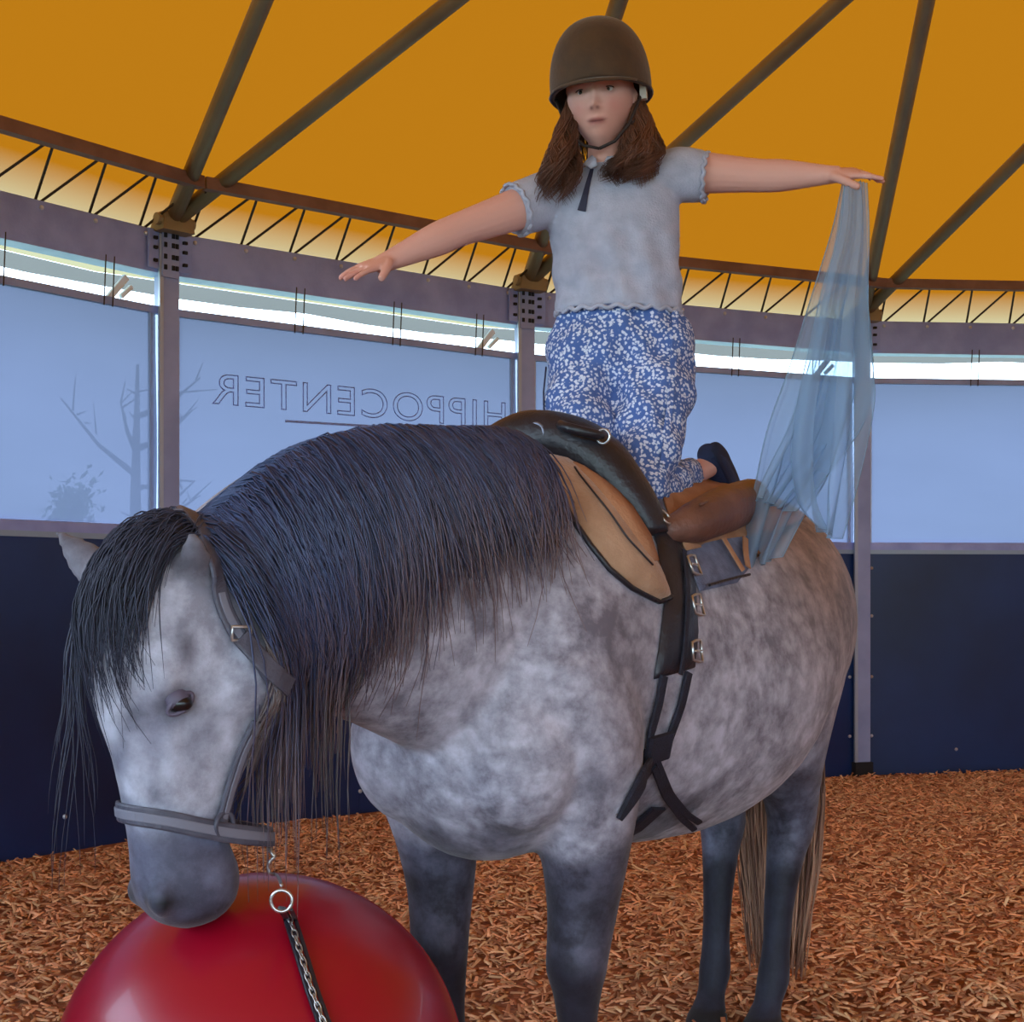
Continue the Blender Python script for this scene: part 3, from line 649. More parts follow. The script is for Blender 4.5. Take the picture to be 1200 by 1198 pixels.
def patch(ea, eb, steps, m, off, th, spine=True, mirror=True, bulge=0.0):
    """padded sheet lying on the horse between two edges (given spine first), thickness th, mirrored to the far side"""
    A, B = path(ea, steps), path(eb, steps); rows = []
    for a, b in zip(A, B):
        row = []
        for j in range(m+1):
            t = j/m; x = a[0]*(1-t)+b[0]*t; y = a[1]*(1-t)+b[1]*t; p, n = look(x, y, HB)
            if p is None: p = W(x, y, 3.1 if not rows else rows[-1][j][0].y)
            row.append(near(p, 0))
        rows.append(row)
    if spine:
        r0 = []
        for p, n in rows[0]:
            h, l, z = HZ(p); q = HB.ray_cast(H(h-.0, 0, 2.2), -UP); r0.append((q[0], q[1]))
        mid = [[near(r0[j][0].lerp(rows[0][j][0], k/4)+UP*.02, 0) for j in range(m+1)] for k in (1, 2, 3)]
        half = mid+rows
        if mirror: rows = [[near(mir(p), 0) for p, n in row] for row in half[::-1]]+[r0]+half
        else: rows = [r0]+half
    nr = len(rows); nc = m+1
    def grid(o, bl):
        G = []
        for i, row in enumerate(rows):
            for j, (p, n) in enumerate(row):
                e = min(1, min(j, m-j)/1.5, min(i+.3, nr-1-i+.3)/1.5); G.append(p+n*(o*(1 if not bl else (.35+.65*e))+bl*math.sin(PI*j/m)*e))
        for _ in range(2):
            G2 = list(G)
            for i in range(1, nr-1):
                for j in range(1, nc-1): G2[i*nc+j] = (G[i*nc+j]*2+G[(i-1)*nc+j]+G[(i+1)*nc+j]+G[i*nc+j-1]+G[i*nc+j+1])/6
            G = G2
        return G
    up = grid(off+th, bulge or 1e-6); lo = grid(off, 0)
    fs = []; K = nr*nc
    for i in range(nr-1):
        for j in range(nc-1):
            q = (i*nc+j, i*nc+j+1, (i+1)*nc+j+1, (i+1)*nc+j); fs.append(q); fs.append(tuple(K+x for x in q[::-1]))
    for i in range(nr-1):
        for j in (0, nc-1): q = (i*nc+j, (i+1)*nc+j, K+(i+1)*nc+j, K+i*nc+j); fs.append(q)
    for j in range(nc-1):
        for i in (0, nr-1): q = (i*nc+j, i*nc+j+1, K+i*nc+j+1, K+i*nc+j); fs.append(q)
    edgeA = [up[i*nc] for i in range(nr)]; edgeB = [up[i*nc+nc-1] for i in range(nr)]; end = [up[(nr-1)*nc+j] for j in range(nc)]
    return MB().add(up+lo, fs), edgeA, edgeB, end
back = H(-.3, 0, 1.41)
pad = thing('saddle_pad', 'tan suede saddle pad with dark piping over the withers and back of the horse', 'saddle pad', back)
pb, eA, eB, eE = patch([(612, 521), (640, 560), (668, 608), (690, 640), (712, 668), (738, 690), (770, 706)], [(650, 520), (690, 556), (722, 590), (748, 625), (765, 650), (777, 676), (784, 700)], 4, 7, .004, .012, bulge=.010)
o = pb.build('front_flap', M_tan, pad, True); recalc(o)
MB().tube(eA+eE[1:], .0055, 6).build('piping', M_black, pad, True)
P, Nn = on_surface([(664, 560), (680, 578), (705, 610), (725, 640), (752, 668)], HB, .028); MB().tube(P, .002, 6).build('seam', M_black, pad, True)
pb, a_, b_, e_ = patch([(652, 548), (682, 575), (706, 605), (730, 638), (752, 664)], [(668, 545), (706, 570), (735, 600), (755, 632), (764, 660)], 4, 5, .018, .006, False, False, .006)
o = pb.build('suede_inlay', M_tanlight, pad, True); recalc(o)
pb, a_, b_, e_ = patch([(760, 560), (778, 606), (800, 650), (818, 694)], [(958, 590), (945, 606), (905, 632), (862, 684)], 4, 10, .004, .008, bulge=.004)
o = pb.build('rear_flap', M_greycloth, pad, True); recalc(o)
pb, a_, b_, e_ = patch([(770, 560), (772, 580), (780, 606), (800, 648)], [(968, 590), (955, 600), (930, 616), (880, 634)], 4, 10, .012, .008, bulge=.006)
o = pb.build('suede_top', M_tanlight, pad, True); recalc(o)
# leather roll along the seat
roll = MB(); pts = []
for x, y, d in ((776, 626, .012), (800, 624, .035), (832, 614, .045), (866, 604, .045), (892, 598, .02)):
    p, n = look(x, y, HB); pts.append((p+n*d, d))
roll.tube([pts[0][0].lerp(pts[1][0], -.1)]+[p for p, d in pts], [.006, .024, .044, .052, .048, .014], 16); roll.build('leather_roll', M_brown, pad, True)
P, Nn = on_surface([(790, 618), (815, 612), (832, 604)], HB, .075, 5); MB().tube(P, .004, 6).build('fold', M_brown, pad, True)
for q in ([(836, 640), (848, 660), (858, 676)], [(862, 640), (862, 656), (864, 672)]):
    P, Nn = on_surface(q, HB, .028, 4); MB().ribbon(P, Nn, .016, .004).build('tag_strap', M_tanlight, pad)
P, Nn = on_surface([(822, 690), (845, 684), (870, 678)], HB, .02, 4); MB().tube(P, .003, 6).build('edge_binding', M_black, pad)

sur = thing('surcingle', 'black leather vaulting surcingle with girth buckled around the horse', 'surcingle', H(-.16, 0, 1.43))
sp = H(-.13, 0, 1.45); h0 = -.11
# raised pommel roll arching over the back
P = []; R_ = []
def arc_pt(l, lift): 
    q = HB.ray_cast(H(h0-.05*abs(l)/.25, l, 2.2), -UP); return q[0]+(q[1]*.6+UP*.4)*lift
for l, lift, r in ((.245, .006, .02), (.21, .012, .030), (.17, .020, .036), (.125, .032, .042), (.07, .042, .045), (0, .046, .045), (-.07, .042, .045), (-.125, .032, .042), (-.17, .02, .036), (-.21, .012, .03), (-.245, .006, .02)):
    P.append(arc_pt(l, lift-.008)+F*.012); R_.append(r)
secs = [(p, F*r*1.7, ((P[min(i+1, 10)]-P[max(i-1, 0)]).normalized().cross(F)).normalized()*r*1.35) for i, (p, r) in enumerate(zip(P, R_))]
o = MB().loft(secs, 20, 4, 2.4).build('pommel_roll', M_black, sur, True); recalc(o)
for s_ in (-1, 1):                                    # grips
    c = arc_pt(s_*.10, .075)+F*.06; R = Matrix((LL*s_, UP, F)).transposed()
    pts = [c+LL*s_*(-.05+.10*t)+F*(.045*math.sin(PI*t))+UP*(.015-.03*t) for t in [i/12 for i in range(13)]]
    g_ = MB().tube(pts, [.006]+[.0105]*11+[.006], 10).build('grip', M_black, sur, True)
    for e in (pts[0], pts[-1]): MB().torus(e, .014, .003, Matrix((LL, UP, F)).transposed()).build('grip_ring', M_metal, g_, True)
p, n = look(667, 536, HB); c = arc_pt(.03, .046)+F*.082
MB().torus(c, .020, .0035, Matrix((LL, UP, F)).transposed(), 20, 6).build('emblem_ring', mat('dull_silver', srgb(120, 126, 145), .4, .4), sur, True)
pb, a_, b_, e_ = patch([(752, 590), (768, 640), (777, 700), (770, 760), (764, 796)], [(776, 600), (800, 645), (813, 690), (816, 740), (812, 782)], 5, 5, .004, .012, False, False)
o = pb.build('side_panel', M_black, sur, True); recalc(o)
P, Nn = on_surface([(793, 650), (797, 700), (793, 760), (788, 790)], HB, .018); MB().ribbon(P, Nn, .012, .004).build('billet_strap', M_web, sur)
for x, y in ((803, 667), (807, 712), (806, 764)):
    p, n = look(x, y, HB, .022); tn = UP; s_ = n.cross(tn).normalized(); u_ = s_.cross(n).normalized(); w2, h2 = .016, .021
    pts = [p+s_*w2*a+u_*h2*b for a, b in ((-1, -1), (0, -1), (1, -.8), (1, 0), (1, .8), (0, 1), (-1, 1), (-1, 0))]
    bk = MB().tube(pts, .0032, 6, True).build('buckle', M_metal, sur, True); MB().tube([p-s_*w2, p+s_*w2*.9+n*.004], .0026, 6).build('prong', M_metal, bk, True)
p, n = look(768, 616, HB, .028); MB().torus(p, .017, .003, Matrix((n.cross(UP).normalized(), n.cross(n.cross(UP)).normalized(), n)).transposed()).build('dee_ring', M_metal, sur, True)
for q in ([(774, 792), (768, 825), (756, 868)], [(803, 788), (795, 825), (778, 872)]):
    P, Nn = on_surface(q, HB, .006, 6); MB().ribbon(P, Nn, .023, .006).build('girth_strap', M_web, sur)
P, Nn = on_surface([(768, 858), (762, 888)], HB, .012, 6); MB().ribbon(P, Nn, .075, .010).build('girth_buckle_guard', M_web, sur)
P, Nn = on_surface([(763, 878), (752, 905), (738, 932), (722, 958)], HB, .006, 6); k = len(P)
# run on below the belly to the far side
good = [i for i, p in enumerate(P) if p.z > .57]; P = [P[i] for i in good]; Nn = [Nn[i] for i in good]; k = len(P)
last = HZ(P[-1]); more = []
for t in range(1, 12):
    a = t/11; l = last[1]*(1-a)+(-.30)*a; q = HB.ray_cast(H(min(-.19, last[0]), l, .1), UP)
    if q[0] is not None and .5 < q[0].z < .8 and q[1].z < -.2: more.append((q[0]+q[1]*.006, q[1]))
MB().ribbon(P, Nn, [.064-.052*(i/(k-1))**1.3 for i in range(k)], .008).build('girth', M_web, sur)
MB().ribbon([m[0] for m in more], [m[1] for m in more], .05, .008).build('girth', M_web, sur)
for q in ([(764, 888), (780, 925), (800, 948), (816, 958)], [(760, 895), (774, 928), (794, 952), (810, 966)]):
    P, Nn = on_surface(q, HB, .012, 6); MB().ribbon(P, Nn, .014, .005).build('strap_end', M_web, sur)
# far side of the surcingle
bandp = []
for i in range(15):
    z = 1.36-(1.36-.72)*i/14; q = HB.ray_cast(H(-.2, -1.2, z), LL)
    if q[0] is not None: bandp.append((q[0]+q[1]*.008, q[1]))
MB().ribbon([b[0] for b in bandp], [b[1] for b in bandp], .09, .010).build('side_panel', M_black, sur)

hal = thing('halter', 'grey leather halter buckled on the lowered head of the horse', 'halter', HD(.3, 0, 0))
def head_loop(u, slant, off, n=40, loose=0):
    P = []; Nn = []
    for i in range(n):
        a = 2*PI*i/n; d = HF*math.cos(a)+HW*math.sin(a); c = HD(u-slant*math.cos(a), -.03, 0); q = HB.ray_cast(c+d*.5, -d)
        p = q[0] if q[0] is not None else c+d*.08; nn = d.copy(); x = max(0, -math.cos(a))**2*loose; P.append(p+d*off-HF*x+HU*x*.35); Nn.append(nn)
    for _ in range(2): P = [(P[i-1]+P[i]*2+P[(i+1) % n])/4 for i in range(n)]
    return P, Nn
P, Nn = head_loop(.487, .03, .007, loose=.07); MB().ribbon(P, Nn, .030, .005, True).build('noseband', M_halter, hal)
MB().ribbon([p+n_*.005 for p, n_ in zip(P, Nn)], Nn, .014, .002, True).build('noseband_padding', M_stitch if False else mat('halter_lining', srgb(116, 116, 130), .6), hal)
PB = P
ringp, rn = look(256, 966, HB, .012); 
def bas(n): x = n.cross(UP).normalized(); return Matrix((x, n.cross(x).normalized(), n)).transposed()
MB().torus(ringp, .019, .0042, bas(rn)).build('cheek_ring', M_halter, hal, True)
for q, wd in (([(256, 958), (266, 920), (280, 880), (298, 842)], .022), ([(323, 830), (318, 800), (300, 772), (277, 748), (262, 720), (252, 690), (248, 668)], .026)):
    P, Nn = on_surface(q, HB, .007, 6); nm = 'cheekpiece' if wd < .025 else 'crownpiece'
    if nm == 'crownpiece':
        for f, w_ in ((-.085, .055), (-.075, .02), (-.075, -.03), (-.085, -.06), (-.12, -.10), (-.14, -.115)):
            c = HD(.03 + (.02 if abs(w_) > .06 else 0)+(.06 if abs(w_) > .11 else 0), f, w_); h = near(c+UP*.03, .032); P.append(h[0]); Nn.append(h[1])
        for _ in range(2): P = [P[0]]+[(P[i-1]+P[i]*2+P[i+1])/4 for i in range(1, len(P)-1)]+[P[-1]]
    MB().ribbon(P, Nn, wd, .006).build(nm, M_halter, hal)
    MB().ribbon([p+n_*.006 for p, n_ in zip(P[:30], Nn[:30])], Nn[:30], wd*.45, .002).build('strap_lining', bpy.data.materials['halter_lining'], hal)
P, Nn = on_surface([(276, 748), (292, 766), (310, 786), (328, 802)], HB, .016, 5); MB().ribbon(P, Nn, .030, .005).build('crown_buckle_guard', M_halter, hal)
p, n = look(276, 744, HB, .018); MB().tube([p+n.cross(UP)*a*.016+UP*b*.010 for a, b in ((-1, -1), (1, -1), (1, 1), (-1, 1))], .003, 6, True).build('buckle', M_metal, hal, True)
p, n = look(322, 836, HB, .012); MB().torus(p, .016, .0045, bas(n)).build('throat_ring', M_metal, hal, True)
'''P, Nn = head_loop(.34, -.03, .008, loose=.02); k = [i for i in range(40) if math.cos(2*PI*i/40) < -.5]; MB().ribbon([P[i] for i in k], [Nn[i] for i in k], .020, .005).build('throat_strap', M_halter, hal)'''

# lead chain from the chin strap over the ball
chin = min(PB, key=lambda p: (p-HD(.5, -.6, .05)).length); 
lead = thing('lead_rope', 'dark lead strap with small chain hanging from the halter over the red ball', 'lead', chin)
hx = W(322, 1004, chin.y-.03)
MB().tube([chin, chin+Vector((.0, -.01, -.018)), hx], .0035, 6).build('snap_shackle', M_metal, lead, True)
ring_c = W(330, 1056, 2.10)
hk = [hx, hx+Vector((-.010, 0, -.012)), hx+Vector((-.008, 0, -.026)), hx+Vector((.004, 0, -.030)), ring_c+Vector((.0, 0, .022))]
hk = [hk[0]]+[.5*(2*hk[i]+(-hk[max(i-1, 0)]+hk[i+1])*u+(2*hk[max(i-1, 0)]-5*hk[i]+4*hk[i+1]-hk[min(i+2, 4)])*u*u+(-hk[max(i-1, 0)]+3*hk[i]-3*hk[i+1]+hk[min(i+2, 4)])*u**3) for i in range(4) for u in (.25, .5, .75, 1)]
MB().tube(hk, .0028, 6).build('snap_hook', M_metal, lead, True)
MB().torus(ring_c, .0155, .0028, Matrix.Rotation(PI/2, 3, 'X')).build('lead_ring', M_metal, lead, True)
pix = [(330, 1068), (340, 1100), (350, 1132), (360, 1165), (372, 1198), (384, 1225)]
LP = []; LN = []
for i in range(len(pix)-1):
    for k in range(8):
        t = k/8; x = pix[i][0]*(1-t)+pix[i+1][0]*t; y = pix[i][1]*(1-t)+pix[i+1][1]*t; o_ = Vector((0, 0, CH)); d = (W(x, y, 1)-o_).normalized(); q = BB.ray_cast(o_, d)
        LP.append(q[0]+q[1]*.010 if q[0] is not None else LP[-1]); LN.append(q[1] if q[0] is not None else LN[-1])
LP[0] = ring_c-UP*.014; LP[1] = LP[0].lerp(LP[4], .25); LP[2] = LP[0].lerp(LP[4], .5); LP[3] = LP[0].lerp(LP[4], .75)
MB().ribbon(LP, LN, .012, .006).build('strap', M_black, lead)
MB().ribbon([p+Vector((.013, 0, 0)) for p in LP], LN, .006, .004).build('strap_edge', M_black, lead)
for i in range(1, len(LP)-2, 1):
    if i % 2 == 0 or i < 4: continue
    a, b = LP[i], LP[i+1]; t = (b-a).normalized(); c = a+LN[i]*.009-t.cross(LN[i])*.002; s_ = t.cross(LN[i]).normalized()
    if (i//2) % 2: s_ = (s_+LN[i]).normalized()
    MB().tube([c+t*.0095*math.cos(x)+s_*.0042*math.sin(x) for x in [2*PI*j/10 for j in range(10)]], .0014, 5, True).build('chain_link', M_metal, lead, True)

# ------------------------------------------------------------------ the child kneeling on the horse
girl = thing('person', 'child in riding helmet, grey shirt and floral trousers kneeling on the horse with arms spread', 'person', W(705, 585, 3.22))
M_skin = mat('skin', (1, 1, 1, 1), .55, attr='tone', spec=.35); M_skin.node_tree.nodes['Principled BSDF'].inputs['Subsurface Weight'].default_value = .0
M_shirt = mat('shirt_jersey', srgb(176, 178, 196), .85, 0, srgb(160, 163, 182), 30, .25, 220)
M_navy = mat('navy_ribbon', srgb(30, 34, 62), .6)
M_helmet = mat('helmet_velvet', srgb(74, 48, 22), .75, 0, srgb(60, 38, 18), 20, .1, 80, sheen=.2)
M_helmtrim = mat('helmet_trim', srgb(40, 28, 22), .5)
M_strap = mat('chin_strap', srgb(38, 26, 24), .7)
M_hair = hair_mat('brown_hair', (62, 36, 26), (124, 76, 54), .5)
M_shoe = mat('shoe_canvas', srgb(34, 48, 84), .8, 0, srgb(26, 38, 70), 30, .2, 200)
def floral():
    m = bpy.data.materials.new('floral_cotton'); m.use_nodes = True; n = m.node_tree.nodes; l = m.node_tree.links; b = n['Principled BSDF']; b.inputs['Roughness'].default_value = .9
    t = n.new('ShaderNodeTexCoord'); v = n.new('ShaderNodeTexVoronoi'); v.inputs['Scale'].default_value = 118; l.new(t.outputs['Object'], v.inputs['Vector'])
    no = n.new('ShaderNodeTexNoise'); no.inputs['Scale'].default_value = 190; no.inputs['Detail'].default_value = 2; l.new(t.outputs['Object'], no.inputs['Vector'])
    s = n.new('ShaderNodeMath'); s.operation = 'ADD'; q = n.new('ShaderNodeMath'); q.operation = 'MULTIPLY'; q.inputs[1].default_value = .9; l.new(no.outputs['Fac'], q.inputs[0]); l.new(v.outputs['Distance'], s.inputs[0]); l.new(q.outputs[0], s.inputs[1])
    r = n.new('ShaderNodeValToRGB'); e = r.color_ramp.elements; e[0].position = .80; e[0].color = srgb(206, 212, 230); e[1].position = .95; e[1].color = srgb(70, 98, 160)
    l.new(s.outputs[0], r.inputs[0]); l.new(r.outputs[0], b.inputs['Base Color'])
    n2 = n.new('ShaderNodeTexNoise'); n2.inputs['Scale'].default_value = 22; n2.inputs['Detail'].default_value = 3; l.new(t.outputs['Object'], n2.inputs['Vector'])
    bp = n.new('ShaderNodeBump'); bp.inputs['Strength'].default_value = .5; bp.inputs['Distance'].default_value = .012; l.new(n2.outputs['Fac'], bp.inputs['Height']); l.new(bp.outputs[0], b.inputs['Normal'])
    return m
M_floral = floral()
def limb(g, pts, n=18, ex=2.0, sub=4, flat=1.0, fdir=None):
    """pts: (point, radius) chain"""
    secs = []; prev = None
    for i, (p, r) in enumerate(pts):
        a = pts[max(i-1, 0)][0]; b = pts[min(i+1, len(pts)-1)][0]; t = (b-a).normalized()
        ref = fdir if fdir is not None else Vector((0, -1, .05)); x = (ref-t*ref.dot(t)).normalized(); y = t.cross(x)
        secs.append((p, x*r*flat, y*r))
    g.loft(secs, n, sub, ex); return g
# ---- head (own frame, then turned)
HC = W(704, 117, 3.235); yaw = math.radians(14)
RH = Matrix.Rotation(-yaw, 3, 'Z') @ Matrix.Rotation(math.radians(-3), 3, 'Y') @ Matrix.Rotation(math.radians(5), 3, 'X')
def hp(x, y, z): return HC+RH@Vector((x, y, z))
def head_mesh():
    nu, nv = 150, 110; V = []
    for i in range(nv+1):
        for j in range(nu):
            th = PI*i/nv; ph = 2*PI*j/nu; x, y, z = math.sin(th)*math.cos(ph), math.sin(th)*math.sin(ph), math.cos(th)
            V.append((x, y, z))
    V = np.array(V); x, y, z = V.T.copy()
    X = x*.074; Y = y*.088; Z = z*.114
    lo = np.clip(-z, 0, 1); X *= 1-.36*lo**1.7; Y = np.where(y < 0, Y*(1-.10*lo**2), Y*(1-.45*lo)); Z = Z-.006*np.exp(-((X/.02)**2))*(y < 0)*lo
    fr = np.clip(-y, 0, 1)**.8; up = z > .15; X *= 1+.04*up
    def G(cx, cz, sx, sz): return np.exp(-((X-cx)/sx)**2-((Z-cz)/sz)**2)*(y < 0)
    D = .004*G(0, .03, .05, .025)-.0105*G(-.030, .004, .017, .011)-.0105*G(.030, .004, .017, .011)+.006*G(0, -.004, .007, .02)+.0165*G(0, -.030, .0095, .013)+.006*G(-.011, -.034, .006, .006)+.006*G(.011, -.034, .006, .006)
    D += .0065*G(0, -.058, .020, .0045)+.0068*G(0, -.068, .016, .005)-.003*G(0, -.063, .021, .0022)+.006*G(0, -.088, .018, .012)+.004*G(-.036, -.030, .02, .02)+.004*G(.036, -.030, .02, .02)-.003*G(0, -.042, .007, .006)
    Y = Y-D
    return np.stack([X, Y, Z], 1), nu, nv
V, nu, nv = head_mesh(); Vw = [tuple(hp(*p)) for p in V]
sk = MB(); sk.add(Vw, [(i*nu+j, i*nu+(j+1) % nu, (i+1)*nu+(j+1) % nu, (i+1)*nu+j) for i in range(nv) for j in range(nu)])
for s_ in (-1, 1): sk.ball(hp(s_*.074, .012, -.012), (.010, .018, .030), 14, 10, RH)
neck0 = W(712, 196, 3.27)
limb(sk, [(hp(0, .018, -.05), .040), (hp(.002, .022, -.085), .040), (W(710, 180, 3.262), .041), (neck0, .046), (W(716, 215, 3.28), .07)], 22)
# trunk under the shirt
tc_ = lambda px, py, hw, hd, d=3.28: (W(px, py, d), Vector((hw, 0, 0)), Vector((0, hd, 0)))
sk.loft([tc_(716, 212, .05, .045), tc_(717, 225, .115, .06), tc_(718, 250, .125, .075), tc_(720, 290, .118, .075), tc_(724, 345, .105, .07), tc_(726, 380, .10, .07), tc_(726, 395, .06, .05)], 28)
# arms
RS, RE, RW = W(632, 236, 3.26), W(536, 270, 3.17), W(455, 306, 3.10)          # her right arm, image left
LS, LE, LW = W(812, 202, 3.27), W(893, 206, 3.235), W(968, 205, 3.19)
limb(sk, [(W(665, 222, 3.28), .045), (RS, .050), (RS.lerp(RE, .35), .0455), (RS.lerp(RE, .75), .040), (RE, .037), (RE.lerp(RW, .3), .0365), (RE.lerp(RW, .7), .028), (RW, .0215), (RW.lerp(W(438, 313, 3.08), .8), .018)], 18, flat=.9)
limb(sk, [(W(765, 205, 3.28), .045), (LS, .048), (LS.lerp(LE, .35), .044), (LS.lerp(LE, .75), .039), (LE, .037), (LE.lerp(LW, .3), .036), (LE.lerp(LW, .7), .028), (LW, .0215), (LW.lerp(W(988, 204, 3.18), .8), .018)], 18, flat=.9)
def hand(g, wr, d, nrm, thumb, curls, spread=.13, L=.062, sc=1.0):
    """palm, four unequal jointed fingers and a thumb; d along the hand, nrm = back of hand, thumb = towards the thumb side"""
    d = d.normalized(); nrm = (nrm-d*nrm.dot(d)).normalized(); sd = d.cross(nrm); sd = sd if sd.dot(thumb) > 0 else -sd
    g.loft([(wr-d*.008, sd*.021*sc, nrm*.016*sc), (wr+d*.012*sc, sd*.026*sc, nrm*.015*sc), (wr+d*.036*sc, sd*.034*sc, nrm*.0125*sc), (wr+d*L*sc, sd*.034*sc, nrm*.0105*sc), (wr+d*(L+.009)*sc, sd*.029*sc, nrm*.0075*sc)], 18, 4, 2.4)
    tips = []
    for k, (off, ln, r) in enumerate(((.0265, .056, .0072), (.0090, .063, .0075), (-.0090, .059, .0072), (-.0262, .046, .0063))):
        a = spread*(1.2-k*.8); dd = (d*math.cos(a)+sd*math.sin(a)).normalized(); p = wr+(d*(L-.008)+sd*off)*sc; ang = curls[k]*.4; pts = [(p-dd*.010*sc, r*sc)]; pts.append((p, r*1.04*sc))
        for seg, f in ((.42, 0), (.31, 1), (.27, 2)):
            v = dd*math.cos(ang)-nrm*math.sin(ang); p = p+v*ln*seg*1.15*sc; pts.append((p, r*(1-.09*(f+1))*sc)); ang += curls[k]
        pts.append((p+v*.003*sc, r*.35*sc)); limb(g, pts, 10, fdir=nrm, sub=3); tips.append(p)
    p = wr+(d*.016+sd*.022)*sc; dd = (d*.72+sd*.62-nrm*.25).normalized(); pts = [(p-sd*.012, .011*sc), (p, .0115*sc)]
    for ln, r, v in ((.026, .0098, dd), (.020, .0088, (dd+d*.35-nrm*.2).normalized()), (.016, .0076, (dd+d*.6-nrm*.3).normalized())): p = p+v*ln*sc; pts.append((p, r*sc))
    pts.append((p+v*.003, .003)); limb(g, pts, 10, fdir=nrm, sub=3); return tips
hd1 = W(392, 325, 3.02)-RW
tipsR = hand(sk, RW, hd1, Vector((.25, -.06, 1)), Vector((0, -1, .1)), (.10, .08, .10, .16))
hd2 = Vector((.995, -.12, .02))
tipsL = hand(sk, LW, hd2, Vector((0, -.45, .9)), Vector((0, -1, -.2)), (.10, .22, .28, .34), spread=.10)
# ankle of the raised foot
AK = W(818, 553, 3.44)
limb(sk, [(W(792, 566, 3.38), .030), (AK, .027), (W(832, 545, 3.47), .028), (W(838, 548, 3.48), .022)], 16)
AK2 = W(712, 548, 3.50); limb(sk, [(W(704, 556, 3.44), .028), (AK2, .026), (W(716, 546, 3.54), .024)], 14)
so, sv, sn, SB = fuse(sk, 'body', M_skin, girl, .0031, 3, .4)
def skin_tone():
    loc = (sv-np.array(HC))@np.array(RH); X, Y, Z = loc.T; n = len(sv); base = np.array(srgb(214, 160, 146)[:3]); c = np.tile(base, (n, 1)); front = (Y < -.03)&(abs(X) < .08)&(abs(Z) < .13)
    def mx(col, k):
        nonlocal c
        c = c*(1-k[:, None])+np.array(srgb(*col)[:3])*k[:, None]
    mx((208, 138, 128), .5*front*(np.exp(-((abs(X)-.038)/.016)**2-((Z+.03)/.018)**2)))
    mx((158, 84, 84), front*np.exp(-((X/.018)**4))*np.exp(-((Z+.063-5*X*X)/.0070)**4)*.8)
    mx((90, 40, 44), front*np.exp(-((X/.019)**4))*np.exp(-((Z+.063-7*X*X)/.0018)**2)*.9)
    mx((96, 64, 50), front*np.exp(-((abs(X)-.031)/.014)**4-((Z-.0215-.05*(.03-abs(X)))/.0032)**2)*.8)
    mx((176, 120, 108), front*np.exp(-((abs(X)-.030)/.017)**4-((Z-.004)/.009)**4)*.5)
    mx((120, 62, 58), front*np.exp(-((abs(X)-.0068)/.0035)**2-((Z+.038)/.0028)**2)*.8)
    mx((206, 138, 130), .5*(np.minimum(np.linalg.norm(sv-np.array(tipsL[1]), axis=1), np.linalg.norm(sv-np.array(tipsR[1]), axis=1)) < .035))
    return np.c_[c, np.ones(n)]
colattr(so, skin_tone())
M_eyew = mat('eye_white', srgb(205, 200, 200), .2); M_iris = mat('iris', srgb(44, 30, 24), .15); M_lash = mat('lash', srgb(48, 30, 26), .7)
for s_ in (-1, 1):
    e = MB().ball(hp(s_*.030, -.0632, .003), .0104, 18, 12).build('eye', M_eyew, girl, True)
    MB().ball(hp(s_*.030-.0008, -.0708, .0026), (.0056, .0035, .0052), 12, 8, RH).build('iris', M_iris, e, True)
    MB().tube([hp(s_*.030+.0125*math.cos(a), -.0752+.004*abs(math.cos(a))**2, .0035+.0042*math.sin(a)) for a in [PI*i/10 for i in range(11)]], [.0006]+[.0013]*9+[.0006], 6).build('eyelash', M_lash, girl, True)
